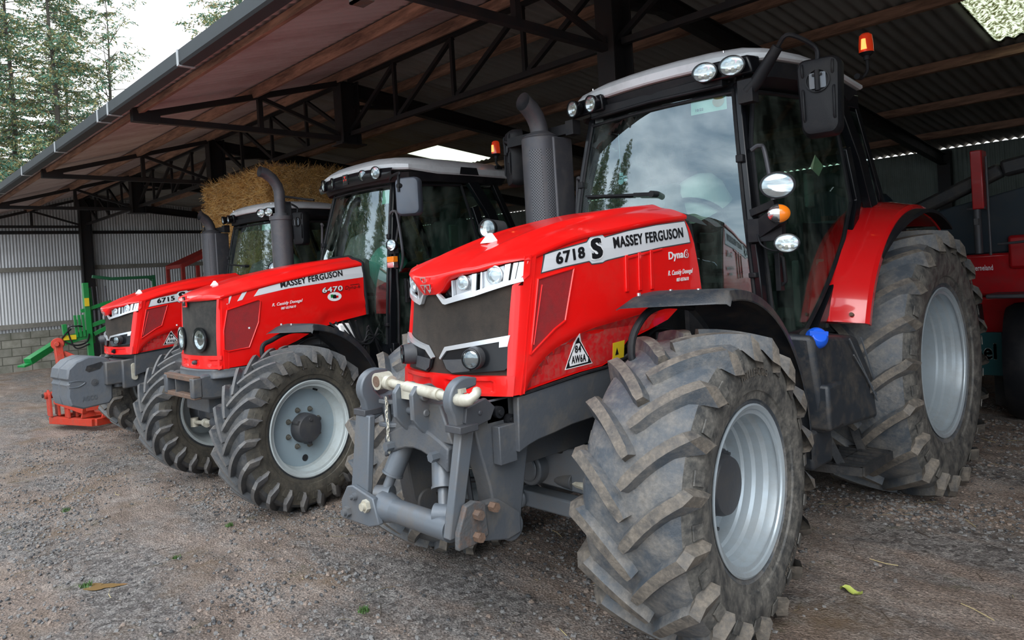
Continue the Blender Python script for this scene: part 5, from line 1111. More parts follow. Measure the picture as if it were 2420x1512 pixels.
def linkage(root):
    """folded-up front three-point linkage"""
    b = MB()
    for s in (1, -1):
        b.plate_x(s*.30, [(-.84, 1.165), (-.61, 1.165), (-.60, 1.0), (-.68, .66), (-.69, .58), (-.74, .545), (-.80, .56), (-.835, .62), (-.86, .80), (-.90, .94), (-.93, 1.06)], .10)
        b.cyl((s*.24, -.755, .60), (s*.37, -.755, .60), .062, n=24)
    b.box2((-.35, -.86, 1.06), (.35, -.72, 1.165))
    b.hull6([(-.24, -.98, .99), (.26, -.98, .99), (.27, -.78, .98), (-.25, -.78, .98)], [(-.13, -.96, 1.15), (.16, -.96, 1.15), (.18, -.78, 1.15), (-.15, -.78, 1.15)])
    rr = []
    for t in range(9):
        x = -.24+.48*t/8; z = .90+.075*math.sin(PI*t/8); rr.append([(x, -1.0, z-.03), (x, -.92, z-.03), (x, -.90, z+.10), (x, -.99, z+.07)])
    b.rings([[V(*p) for p in r] for r in rr])
    A = b.build('front_linkage', GREY, root, ang=32, bevel=.008)
    b = MB()
    for x in (-.055, .075):
        b.plate_x(x, [(-1.05, 1.20), (-1.02, 1.235), (-.94, 1.235), (-.88, 1.19), (-.86, .98), (-.95, .98), (-1.02, 1.05), (-1.05, 1.09)], .028)
    b.cyl((-.09, -.99, 1.19), (.11, -.99, 1.19), .025, n=20); b.cyl((-.08, -.98, 1.11), (.095, -.98, 1.11), .017, n=16)
    b.build('top_link_tower', GREY_L, A, ang=30, bevel=.005)
    b = MB(); b.box((.01, -.985, 1.20), (.095, .07, .06)); b.cyl((-.17, -1.0, 1.232), (.30, -1.0, 1.20), .020, n=20); b.cyl((-.02, -1.0, 1.222), (.22, -1.0, 1.206), .026, n=20); b.cyl((-.17, -1.0, 1.232), (-.14, -1.0, 1.23), .034, n=20)
    b.cyl((-.21, -1.035, 1.237), (-.21, -.965, 1.237), .040, n=24); b.cyl((-.16, -1, 1.232), (-.21, -1, 1.236), .026); b.tube(bez([(.30, -1, 1.20), (.37, -1.02, 1.20), (.43, -1.02, 1.205), (.455, -1.0, 1.225), (.44, -.98, 1.235)], 5), [.024]*4+[.026]*8+[.020]*9, 10); b.beam((.30, -1.0, 1.22), (.38, -1.0, 1.235), .03, .02)
    b.build('top_link', CREAM, A, ang=40)
    b = MB(); b.cyl((-.211, -1.038, 1.237), (-.211, -1.034, 1.237), .026, n=20); b.build('eye_socket', RUST, A)
    for s in (1, -1):
        arm = MB(); x = s*.335
        arm.hull6([(x-.024, -1.10, .64), (x+.024, -1.10, .64), (x+.024, -1.04, .64), (x-.024, -1.04, .64)] if s > 0 else [(x-.075, -1.10, .62), (x+.075, -1.10, .62), (x+.075, -1.07, .62), (x-.075, -1.07, .62)],
                  [(x-.024, -1.00, 1.10), (x+.024, -1.00, 1.10), (x+.024, -.925, 1.10), (x-.024, -.925, 1.10)] if s > 0 else [(x-.06, -1.045, 1.07), (x+.06, -1.045, 1.07), (x+.06, -1.01, 1.07), (x-.06, -1.01, 1.07)])
        a_ = arm.build('lift_arm', GREY_L, A, ang=30, bevel=.006)
        b = MB(); k = arcpts(-.955, 1.195, .085, 100, 250, 12)   # hook: open jaw towards the tractor
        outer = [(-.905, 1.275), (-.95, 1.285)]+arcpts(-.965, 1.19, .095, 95, 215, 10)+[(-1.03, 1.07), (-.99, 1.04), (-.91, 1.07), (-.87, 1.12), (-.86, 1.165)]+arcpts(-.945, 1.195, .052, -30, -250 if 0 else -255, 10)[:0]+[(-.90, 1.15), (-.95, 1.145), (-.985, 1.185), (-.975, 1.23), (-.91, 1.24)]
        b.plate_x(x, outer, .052); b.build('lift_hook', GREY_L, a_, ang=30, bevel=.008)
        b = MB(); b.plate_x(x+s*.034, [(-.99, 1.16), (-.88, 1.185), (-.83, 1.14), (-.86, 1.09), (-.97, 1.07), (-1.0, 1.10)], .022); b.cyl((x+s*.045, -.92, 1.13), (x+s*.052, -.92, 1.13), .010, n=12); b.box((x+s*.02, -1.0, 1.08), (.10, .10, .03)); b.build('hook_latch', HUB, a_, ang=30, bevel=.004)
        b = MB()
        if s > 0:
            b.plate_x(x+.045, [(-1.085, .60), (-1.08, .67), (-1.035, .77), (-.99, .78), (-.93, .76), (-.92, .62), (-1.0, .60)], .03); b.m = 1; b.plate_x(x+.02, [(-1.0, .61), (-.98, .75), (-.84, .745), (-.72, .66), (-.72, .57), (-.80, .56)], .05); b.build('lower_bracket', [RUSTG, GREY], A, ang=30, bevel=.006)
            for y, z in ((-.985, .725), (-.99, .635), (-.90, .735)): b = MB(); b.cyl((x+.06, y, z), (x+.095, y, z), .021, n=6); b.build('pivot_bolt', RUST, A)
        else:
            b.plate_y(-1.10, [(-.46, .57), (-.46, .66), (-.40, .735), (-.35, .745), (-.18, .715), (-.14, .60), (-.22, .575)], .03); b.build('lower_bracket', GREY_L, A, ang=30, bevel=.006)
            for x_, z, r in ((-.325, .70, .018), (-.225, .675, .03), (-.395, .615, .028)): b = MB(); b.cyl((x_, -1.115, z), (x_, -1.135, z), r, n=6 if r > .02 else 20); b.cyl((x_, -1.13, z), (x_, -1.15, z), r*.6, n=14); b.build('pivot_bolt', GREY_L if r < .029 else CREAM, A)
        p0, p1 = V(s*.14-.02, -.93, .94), V(s*.225-.0, -1.02, .70); b = MB(); m_ = p0.lerp(p1, .62)
        b.cyl(p0, m_, .048, n=24); b.cyl(m_, m_.lerp(p0, .06), .052, n=24); b.cyl(m_, p1, .024, n=18); b.cyl(p1+V(-.035, -.02, 0), p1+V(.035, .02, 0), .045, n=20); b.build('lift_cylinder', GREY_L, A, ang=40)
        b = MB(); b.cyl((s*.17, -.995, .935), (s*.17, -1.035, .935), .022, n=6); b.build('pivot_bolt', GREY_L, A)
    b = MB(); b.cyl((-.20, -1.04, .655), (.30, -1.04, .655), .052, n=28); b.cyl((-.20, -1.04, .655), (-.10, -1.04, .655), .075, .052, 28); b.build('torsion_tube', GREY_L, A, ang=40)
    b = MB(); b.plate_z(1.135, [(-.26, -1.0), (-.19, -1.0), (-.10, -.93), (-.10, -.88), (-.2, -.88)], .022); b.plate_z(1.025, [(-.27, -1.0), (-.19, -1.0), (-.10, -.93), (-.10, -.88), (-.2, -.88)], .022); b.cyl((-.23, -.97, 1.0), (-.23, -.97, 1.16), .017, n=16)
    b.build('tow_clevis', GREY_L, A, bevel=.005)
    b = MB()
    for k in range(13): c = V(-.185+.004*math.sin(k*1.3), -1.005, 1.15-k*.020); R_ = rot('Z', 90*(k % 2)); b.tube([c+R_ @ V(.006*math.cos(t*PI/4), 0, .013*math.sin(t*PI/4)) for t in range(9)], .0026, 5, cap=False)
    b.build('safety_chain', CREAM, A)
    b = MB()
    for k, (z, y) in enumerate(((.90, -.7), (.85, -.66), (.80, -.7))): b.tube(bez([(-.16, y, z), (-.03, y-.06, z-.02*k), (.08, y-.02, z-.05), (.18, y+.05, z-.02)], 5), .014)
    b.tube(bez([(.2, -.86, .85), (.27, -.9, .72), (.25, -.86, .66), (.17, -.82, .68)], 6), .011); b.build('hydraulic_hose', BLACK, A)
    b = MB(); b.box2((.352, -.835, .89), (.40, -.735, 1.055)); b.build('bracket_box', GREY, A, bevel=.004)
    for y, z in ((-.80, 1.11), (-.735, 1.065), (-.735, 1.0)): b = MB(); b.cyl((.35, y, z), (.375, y, z), .026, n=20); b.cyl((.37, y, z), (.385, y, z), .012, n=12); b.build('socket', BLACK, A)
    return A

T1 = empty('tractor', (-2.66, 2.87, 0), 0, 'nearest and largest red tractor, with an empty grey linkage on its nose', 'tractor', 'red tractors parked in a row')
hood1, BN = tractor_new(T1, '6718', '087-8376610'); linkage(T1)
T3 = empty('tractor', (-9.35, 3.20, -.14), math.radians(5), 'farthest red tractor, with a grey weight block on its nose, before the straw', 'tractor', 'red tractors parked in a row')
hood3, _ = tractor_new(T3, '6715', '087-8376610', front='weight')
b = MB()
for s in (1, -1): b.box2((s*.22, -1.02, .86), (s*.34, -.68, 1.12)); b.plate_x(s*.355, [(-.86, .80), (-.86, 1.12), (-.62, 1.14), (-.62, .80)], .05)
b.box2((-.34, -.82, .84), (.34, -.70, 1.12)); fb = b.build('front_hitch', GREY, T3, bevel=.015)
b = MB(); b.plate_x(.39, [(y-.74, z+.98) for y, z in [(p[0], p[1]) for p in rrect(0, 0, .06, .19, .028)]], .03); b.build('side_lug', CREAM, fb)
# grey moulded weight block hung on the front of the far tractor
r = empty('front_weight', T3.matrix_basis @ V(0, -1.40, 0) if 0 else (-9.35+1.12*math.sin(math.radians(5)), 3.20-1.12*math.cos(math.radians(5)), -.06), math.radians(5), 'big grey cast weight block hanging on the nose of the farthest tractor', 'weight block')
prof = [(-.30, .60), (-.33, .70), (-.315, .80), (-.33, .83), (-.30, .87), (-.335, .90), (-.31, 1.0), (-.20, 1.08), (-.05, 1.12), (.12, 1.10), (.22, 1.05), (.235, .93), (.225, .62), (.18, .57), (-.15, .55)]
b = MB(); b.m = 0
rr = [[V(x, y*.82, .83+(z-.83)*(1)) for y, z in [(y*k, .84+(z-.84)*k2) for y, z in prof]] for x, k, k2 in ((-.27, .90, .93), (-.255, 1, 1), (-.02, 1, 1), (-.015, .95, .96), (.015, .95, .96), (.02, 1, 1), (.255, 1, 1), (.27, .92, .95))]
b.rings(rr); wb = b.build('block', mat('weight_grey', (.115, .13, .15), .5, .1, dirt=.4, dirtc=(.16, .15, .13), dscale=4, bump=.15), r, ang=30, bevel=.01)
b = MB(); b.plate_x(.268, [(y*.82, z) for y, z in ((-.08, 1.015), (.10, 1.045), (.12, 1.02), (.08, .97), (-.06, .945), (-.10, .97))], .012); b.build('hand_hole', DARK, r)
b = MB(); b.cyl((.26, 0, .83), (.282, 0, .83), .035, n=20); b.cyl((.28, 0, .83), (.288, 0, .83), .018, n=16); b.build('centre_boss', GREY, r)
text('raised_lettering', 'AGCO', lambda u, v, off: V(.271+off, u, v), .05, GREY_L, r, (-.13, .64), fit=.15, bold=.02)
b = MB(); b.tube(bez([(.265, -.25, .86), (.27, -.16, .865), (.27, -.09, .84), (.27, -.16, .80), (.265, -.25, .80)], 5), .008); b.build('notch_edge', GREY_L, r)
b = MB()
for s in (1, -1): b.prism([(s*.22+p[0], .20+(.04+p[1]), .74) for p in rrect(0, .03, .16, .13, .05)], (0, 0, .30))
b.build('hanger', GREY, r, ang=40)
# ================================================================== the older middle tractor
T2 = empty('tractor', (-6.13, 2.60, -.02), 0, 'middle red tractor, with tall exhaust stack and flat pale blue front wheel discs', 'tractor', 'red tractors parked in a row')
msn = [TY_NEW, TY_NEWL, TY_NEWS]
RIM2 = mat('pale_blue_grey_rim', (.33, .42, .47), .5, .05, dirt=.35, dirtc=(.27, .29, .28), dscale=4); RIMW = mat('whitish_rim', (.50, .56, .57), .45, .1, dirt=.4, dirtc=(.30, .29, .25), dscale=5)
st = math.radians(9)
for s in (1, -1):
    w_ = wheel(T2, (s*.90, 0, .63), s, .636, .39, .352, 23, .04, .07, st, hubr=.112, hubh=.10, mats=msn, nutr=.148, nuts=8 if s > 0 else 0, rimmat=[RIMW][0], hole=False, seed=.1*s, twist=.22, dot=True, wn=(.028, .050), step=.5)
    # flat dished centre in blue-grey
    b = MB(); sg = s; b.lathe([(.006, .079), (.292, .077), (.303, .070), (.307, .058)], (0, 0, 0), (1, 0, 0), 64)
    b.m = 1; b.lathe([(.309, .060), (.314, .058)], (0, 0, 0), (1, 0, 0), 64)
    b.cyl((.076, -.0, -.235), (.0805, -.0, -.235), .026, n=20); b.m = 0
    if s < 0: b.xf(Matrix.Scale(-1, 4, (1, 0, 0)))
    b.build('wheel_centre', [RIM2, DARK], w_, ang=30)
    wheel(T2, (s*.84, 2.62, .86), s, .87, .50, .49, 22, .045, -.04, 0, hubr=.15, mats=msn, nuts=0, rimmat=RIM2, seed=.2)
    mudguard(T2, s, s*.885, .79, .64, .40, 96, 188, st, (.16, .02))
    rear_fender(T2, s, .66, 1.0, 2.62, .86, 1.02, 18, 118)
steering_front(T2, .60, .86); hitch_drive(T2, .6, 2.62)
SIDE2 = lambda y, z: 0
B2 = Bonnet(.405, [(-.475, 1.655), (-.44, 1.695), (-.36, 1.735), (-.2, 1.775), (0, 1.83), (.5, 1.915), (.98, 1.965)], [(-.475, 1.635), (-.35, 1.672), (-.2, 1.705), (0, 1.745), (.5, 1.83), (.98, 1.895)],
    lambda z: -.445, lambda z: -.315+(z-1.15)*.05, -.478, -.335, .985, rc=.05, pw=2.4, side=lambda y, z: .015*max(0, min(1, (interp(y, [(-.4, 1.0), (.46, 1.36), (.62, 1.47), (1.0, 1.52)])-z)/.015)))
def zlow2(x): return 1.640+.012*(abs(x)/.4)**2
hood2 = B2.build_top(T2, RED, zlow2)
for s in (1, -1):
    fn = B2.side(s); zs = lambda y: smooth(y, B2.zside)-.012
    pan = [(y, zs(y)) for y in (-.325, -.2, 0, .25, .5, .75, .965)]+[(.99, 1.85), (.985, 1.6), (1.01, 1.42), (.75, 1.385), (.50, 1.335), (.30, 1.25), (.14, 1.20), (.12, 1.16), (-.01, 1.15), (-.12, 1.105), (-.335, 1.10), (-.335, 1.4)]
    b = MB(); b.patch(pan, fn, cut=.04, th=.012, back=-.012); p_ = b.build('side_panel', RED, hood2, ang=40)
    g = [(-.288, 1.562), (-.03, 1.625), (-.006, 1.615), (-.035, 1.44), (-.125, 1.245), (-.30, 1.232), (-.33, 1.25), (-.325, 1.40)]
    b = MB(); b.patch(g, fn, cut=.05, th=.0025); b.build('side_mesh', RED2, p_, ang=0)
    b = MB(); gl = g+[g[0]]; b.tube([fn(y, z, .003) for y, z in gl], .006, 6); b.build('mesh_frame', RED, p_, ang=50)
    b = MB(); b.patch([(-.06, 1.656), (-.01, 1.714), (.25, 1.770), (.6, 1.825), (.985, 1.868), (.985, 1.765), (.6, 1.735), (.25, 1.705)], fn, cut=.06, th=.002)
    b.patch([(-.20, 1.626), (-.158, 1.636), (-.108, 1.704), (-.15, 1.694)], fn, cut=.06, th=.002); b.patch([(-.288, 1.606), (-.266, 1.612), (-.238, 1.674), (-.256, 1.670)], fn, cut=.06, th=.002)
    bd = b.build('silver_band', SILVER2, p_, ang=0)
    if s > 0:
        T = lambda u, v, off: fn(u, v, off+.002)
        text('maker_name', 'MASSEY FERGUSON', T, .050, TXT, bd, (.178, 1.715), fit=.60, ang=math.radians(7.2), bold=.03)
        text('model_number', '6470', T, .048, HUB, p_, (.556, 1.643), fit=.212, ang=math.radians(3), bold=.045); text('model_number', '6470', lambda u, v, off: fn(u, v, off+.004), .044, TXTW, p_, (.560, 1.647), fit=.202, ang=math.radians(3), bold=.014)
        text('gearbox_badge', 'Dyna-6', T, .034, TXT, p_, (.79, 1.660), fit=.155, ang=math.radians(3), shear=.2, bold=.0)
        b = MB(); b.patch([(.845, 1.697), (.94, 1.703), (.94, 1.708), (.845, 1.702)], T, cut=.2); b.build('badge_stroke', TXT, p_, ang=0)
        text('owner_lettering', 'R. Cassidy Donegal', T, .025, TXTW, p_, (.09, 1.562), fit=.28, ang=math.radians(4.5), shear=.35, bold=.02); text('owner_lettering', '087-8376610', T, .02, TXTW, p_, (.168, 1.530), fit=.135, ang=math.radians(4), shear=.2, bold=.02)
        ov = lambda a, c_, n=24: [(.679+a*math.cos(2*PI*k/n), 1.606+c_*math.sin(2*PI*k/n)) for k in range(n)]
        b = MB(); b.patch(ov(.070, .040), T, cut=.1, th=.001); os_ = b.build('oval_sticker', TXTW, p_, ang=0, label='white oval sticker with a green, black and red tractor emblem')
        for cc, q in ((GREEN, [(.640, 1.598), (.668, 1.598), (.668, 1.626), (.640, 1.626)]), (RED, [(.690, 1.594), (.716, 1.594), (.716, 1.614), (.690, 1.614)]), (TXT, [(.662, 1.590), (.696, 1.590), (.696, 1.616), (.686, 1.624), (.672, 1.624), (.662, 1.612)])):
            b = MB(); b.patch(q, lambda u, v, off: fn(u, v, off+.004), cut=.1, th=.0005); b.build('sticker_emblem', cc, os_, ang=0)
    b = MB(); rr = []
    for k in range(13):
        z = 1.655-.56*k/12; xi_ = .378-.006*math.sin(k/12*PI); rr.append([B2.front(s*xi_, z, -.02), B2.front(s*xi_, z, .012), B2.front(s*(xi_+.010), z, .014), B2.front(s*(B2.w-.012), z, .004), V(s*(B2.w+.001), B2.yc(z)+.02, z), V(s*(B2.w-.02), B2.yc(z)+.02, z)])
    b.rings(rr); b.build('corner_post', RED, hood2, ang=50)
    c = B2.front(s*.20, 1.335, .004); b = MB()
    b.lathe([(.098, 0), (.100, .018), (.078, .022), (.076, .0)], c, (s*.12, -1, 0), 32)
    for v in b.bm.verts: v.co.x = c.x+(v.co.x-c.x)*1.2
    fg = b.build('fog_light', BLACKG, hood2, ang=40); b = MB(); b.lathe([(.077, .006), (.06, -.01), (0, -.022)], c+V(0, -.008, 0), (s*.12, -1, 0), 28)
    for v in b.bm.verts: v.co.x = c.x+(v.co.x-c.x)*1.2
    b.build('reflector', CHROME, fg); b = MB(); b.lathe([(.077, .008), (.05, .014), (0, .017)], c+V(0, -.008, 0), (s*.12, -1, 0), 28)
    for v in b.bm.verts: v.co.x = c.x+(v.co.x-c.x)*1.2
    b.build('lens', LENS, fg)
b = MB(); b.grid(30, 12, lambda i, j: B2.front(-.382+.764*i, 1.20+.445*j, -.002)); b.build('grille', mat('grey_grille_mesh', (.05, .05, .048), .75, .1, dirt=.8, dirtc=(.125, .115, .10), dscale=5, bump=.9, bscale=500, thr=.46), hood2, ang=60)
b = MB(); b.grid(60, 10, lambda i, j: B2.front(-.395+.79*i, 1.205-.105*j, .016-(.016 if .3 < j < .75 and (.03 < abs(-.395+.79*i) < .16 or abs(-.395+.79*i) > .30) else 0))); b.grid(60, 1, lambda i, j: B2.front(-.395+.79*i, 1.205, .016-.03*j)); b.grid(60, 1, lambda i, j: B2.front(-.395+.79*i, 1.10, .016-.05*j)); b.build('bumper', RED, hood2, ang=50)
b = MB(); q = B2.front(.10, 1.148, 0); b.lathe([(.016, 0), (.018, .02), (.012, .034), (0, .036)], q, (0, -1, 0), 18); b.build('tow_plug', HUB, hood2)
b = MB(); b.patch([(-.037, 1.60), (.037, 1.60), (.037, 1.695), (-.037, 1.695)], lambda u, v, off: B2.front(u, min(v, 1.66), .016+off)+V(0, 0, max(0, v-1.66)), cut=.05, th=.012); bg_ = b.build('nose_badge_frame', RED, hood2, ang=30, bevel=.003)
b = MB(); b.patch([(-.027, 1.61), (.027, 1.61), (.027, 1.687), (-.027, 1.687)], lambda u, v, off: B2.front(u, min(v, 1.66), .030+off)+V(0, 0, max(0, v-1.66)), cut=.05, th=.001); b.build('badge_face', TXT, bg_, ang=0)
b = MB(); logo(b, lambda u, v, off: B2.front(u, 1.64, .033+off*.3)+V(0, 0, v-1.64), 0, 1.652, .022); b.build('nose_badge', CHROME, bg_, ang=0); b = MB(); b.patch([(-.013, 1.672), (.013, 1.672), (0, 1.655)], lambda u, v, off: B2.front(u, 1.64, .0335)+V(0, 0, v-1.64), cut=.1); b.build('badge_wedge', RED, bg_, ang=0)
b = MB(); c = B2.top(0, -.22); b.hull6([c+V(-.04, -.02, -.004), c+V(.02, -.03, -.004), c+V(.04, .03, -.004), c+V(-.02, .04, -.004)], [c+V(-.008, 0, .035), c+V(.01, -.005, .035), c+V(.012, .01, .035), c+V(-.006, .012, .035)]); b.build('bonnet_catch', WHITEP, hood2, bevel=.003)
b = MB(); b.tube([V(-.40, .99, 1.4)]+[B2.top(-1+2*k/20, .985)+V(0, .006, .004) for k in range(21)]+[V(.40, 1.0, 1.75), V(.405, 1.01, 1.42)], .014, 8); b.build('bonnet_seal', BLACK, hood2)
b = MB(); rr = []
for z in (1.098, 1.085, 1.03, 1.02): rr.append([V(x, y, z) for x, y in [(-.405, .1), (-.405, -.33), (-.36, -.41), (-.2, -.47), (0, -.485), (.2, -.47), (.36, -.41), (.405, -.33), (.405, .1)]])
b.rings(rr); b.box2((-.24, -.42, .74), (.24, .3, 1.02)); b.box2((-.26, .0, .8), (.26, .6, 1.25)); ch = b.build('front_chassis', GREY, T2, bevel=.012)
# weight carrier: open box frame on the nose
b = MB()
for s in (1, -1): b.plate_x(s*.30, [(-.53, .88), (-.53, 1.045), (-.46, 1.065), (-.36, 1.06), (-.20, 1.06), (-.20, .86), (-.42, .86)], .06)
b.box2((-.30, -.45, .88), (.30, -.2, .93)); b.box2((-.2, -.44, 1.0), (.25, -.2, 1.06)); wc = b.build('weight_carrier', GREY, T2, bevel=.018)
b = MB(); b.box2((-.33, -.56, 1.015), (.33, -.50, 1.055)); b.box2((-.33, -.56, .875), (.33, -.50, .91)); b.build('worn_front_bar', RUST, wc, bevel=.006)
b = MB(); b.box2((-.335, -.565, .885), (-.26, -.49, 1.045)); b.build('carrier_cheek', GREY, wc, bevel=.012); b = MB(); b.box2((.26, -.565, .885), (.335, -.49, 1.045)); b.build('carrier_cheek', GREY, wc, bevel=.012); b = MB(); b.box2((-.10, -.55, .90), (-.08, -.30, 1.02)); b.build('carrier_web', GREY, wc)
# white bottle and cables below the bonnet
b = MB(); b.hull6([(.40, .74, 1.02), (.48, .74, 1.02), (.48, .90, 1.02), (.40, .90, 1.02)], [(.34, .68, 1.36), (.44, .68, 1.36), (.44, .80, 1.36), (.34, .80, 1.36)]); b.build('washer_bottle', WHITEP, T2, bevel=.015)
b = MB()
for k in range(5): b.tube(bez([(.38+.03*k, .62+.05*k, 1.38), (.48, .80+.03*k, 1.22-.03*k), (.50, .95, 1.16+.04*k), (.46, 1.10, 1.32-.08*k)], 6), .010)
b.build('cable_loom', BLACK, T2)
# exhaust stack
ex = V(-.88, .85, 0); b = MB(); b.cyl(ex+V(0, 0, 1.3), ex+V(0, 0, 2.42), .105, n=32); b.cyl(ex+V(0, 0, 2.41), ex+V(0, 0, 2.45), .115, n=32); b.cyl(ex+V(0, 0, 2.44), ex+V(0, 0, 2.48), .075, n=28); E2 = b.build('exhaust_silencer', EXH, T2, ang=35)
b = MB(); c = ex; b.rings([[q0+(Matrix.Rotation(math.radians(th), 3, 'X') @ V(.055*math.cos(k*PI/10), .055*math.sin(k*PI/10), 0)) for k in range(20)] for q0, th in ((c+V(0, 0, 2.45), 0), (c+V(0, 0, 2.70), 0), (c+V(0, -.02, 2.77), 18), (c+V(0, -.07, 2.84), 40), (c+V(0, -.14, 2.89), 62), (c+V(0, -.20, 2.905), 80))], cap=False); b.build('exhaust_pipe', EXH, E2, ang=60)
# cab
F2, ws2 = cab(T2, 1.13, zb=1.10, zt=2.66, xb=.60, xm=.655, xt=.53, yt=.20, yC=2.05, yCb=2.42, zfl=1.0)
b = MB()
plan2 = [(-.80, 2.54), (-.83, 2.1), (-.82, 1.6), (-.78, 1.30), (-.66, 1.22), (-.42, 1.155), (-.2, 1.135), (0, 1.13), (.2, 1.135), (.42, 1.155), (.66, 1.22), (.78, 1.30), (.82, 1.6), (.83, 2.1), (.80, 2.54), (.4, 2.62), (-.4, 2.62)]
def ring2(z, sc, dz=0, dy=0, k=0): return [V(x*sc, 1.85+(y-1.85)*sc+dy, z-(.03*max(0, (abs(x)-.55)/.28) if dz else 0)+k*max(0, (1.6-y)/.55)) for x, y in plan2]
b.rings([ring2(2.695, .985, k=.06), ring2(2.71, 1, k=.06), ring2(2.79, 1.0, 1, k=.015), ring2(2.83, .955, 1), ring2(2.875, .85, 1), ring2(2.895, .6), ring2(2.90, .3)]); R2 = b.build('cab_roof', ROOFG, T2, ang=32)
b = MB(); b.rings([ring2(2.63, .93), ring2(2.705, .975)]); b.build('roof_underside', BLACK, R2, ang=40)
b = MB(); b.grid(24, 6, lambda i, j: V((-1+2*i)*.66, 1.125+.06*(abs(-1+2*i)**2.2)*1.35-.02*math.sin(j*PI), 2.65+.12*j-.018*abs(-1+2*i)**3*(1 if j > .5 else -.3))); vz = b.build('lamp_visor', BLACKG, R2, ang=60)
for x in (.28, .48):
    for s in (1, -1): lampset(vz, (s*x, 1.108+.03*(x/.45), 2.722), (s*.25, -1, -.05), .056 if x > .3 else .050, depth=.04, leds=4)
b = MB(); b.patch([(-.045, 2.67), (.045, 2.67), (.045, 2.77), (-.045, 2.77)], lambda u, v, off: V(u, 1.11-off, v), cut=.1, th=.006); bq = b.build('roof_badge', TXT, vz, ang=0); b = MB(); logo(b, lambda u, v, off: V(u, 1.102-off*.3, v), 0, 2.723, .034, True); b.build('badge_mark', CHROME, bq, ang=0)
b = MB(); b.patch([(-.022, 2.753), (.022, 2.753), (0, 2.725)], lambda u, v, off: V(u, 1.101, v), cut=.1); b.patch([(-.034, 2.725), (-.006, 2.725), (-.02, 2.705)], lambda u, v, off: V(u, 1.101, v), cut=.1); b.patch([(.034, 2.725), (.006, 2.725), (.02, 2.705)], lambda u, v, off: V(u, 1.101, v), cut=.1); b.build('badge_wedge', RED, bq, ang=0)
for s in (1, -1): b = MB(); b.patch([(1.86, 2.70), (2.10, 2.70), (2.08, 2.77), (1.88, 2.77)], lambda u, v, off: V(s*(.834-.10*max(0, v-2.74)+off), u, v), cut=.2, th=.004); b.build('roof_vent', BLACK, R2, ang=0)
beacon(R2, (.80, 2.40, 2.80), (.74, 2.44, 2.93), h=.15, r=.045)
b = MB(); b.patch([(.46, 2.44), (.565, 2.44), (.565, 2.57), (.46, 2.57)], lambda u, v, off: ws2((u/.61+1)/2, (v-1.14)/1.49)+V(0, .012, 0), cut=.1); b.build('tax_sticker', mat('pale_green_slip', (.45, .78, .68), .6), F2, ang=0)
b = MB(); p = ws2(.50, .50)+V(0, -.045, 0); q = ws2(.03, .46)+V(0, -.03, 0); b.beam(p, q, .02, .014); b.cyl(p+V(0, .04, 0), p+V(0, -.02, 0), .018); b.build('wiper', BLACK, F2)
b = MB(); b.lathe([(.0, .16), (.12, .15), (.22, .09), (.27, -.02), (.28, -.16), (.26, -.16)], (-.15, 1.50, 1.92), (-.05, -.5, .75), 30); b.build('steering_wheel_cover', mat('teal_wheel_cover', (.12, .42, .36), .5), F2, ang=60)
b = MB(); b.patch([(2.10, 2.05), (2.25, 2.0), (2.33, 2.06), (2.2, 2.13)], lambda u, v, off: V(.70+off, u, v), cut=.2); b.build('door_sticker', bpy.data.materials['paper_note'], F2, ang=0)
b = MB(); b.beam((-.64, 1.12, 1.60), (.64, 1.12, 1.60), .02, .03); b.build('screen_bar', BLACK, F2)
mirror(T2, 1, (1.10, 1.05, 2.43), .22, .33, (.62, 1.20, 2.64), 'flat', yaw=38, arm='thin', mt=mat('slate_mirror_shell', (.085, .105, .135), .5, dirt=.3, dirtc=(.12, .12, .12), dscale=8)); mirror(T2, -1, (-1.05, 1.0, 2.40), .16, .44, (-.66, 1.12, 2.60), 'flat', yaw=-25, arm='thin')
b = MB(); b.beam((.66, 1.12, 1.98), (.85, 1.06, 1.98), .04, .05); b.box((.82, 1.08, 1.93), (.03, .04, .22)); LB2 = b.build('light_bracket', BLACK, T2)
lampset(LB2, (.84, 1.02, 2.03), (.4, -1, 0), .048, 'corner_headlamp', oval=1, depth=.07, leds=0)
b = MB(); b.box2((.785, 1.0, 1.88), (.885, 1.05, 1.93)); b.build('indicator', AMBER, LB2, bevel=.004); b = MB(); b.box2((.785, 1.0, 1.83), (.885, 1.05, 1.88)); b.build('side_lamp', CHROME, LB2, bevel=.004)
for s in (1, -1):
    b = MB(); b.box2((s*.50, 1.15, .62), (s*.92, 2.0, .98)); b.box2((s*.6, 1.3, .42), (s*.95, 1.65, .46)); b.build('fuel_tank', FENDB, T2, bevel=.03)
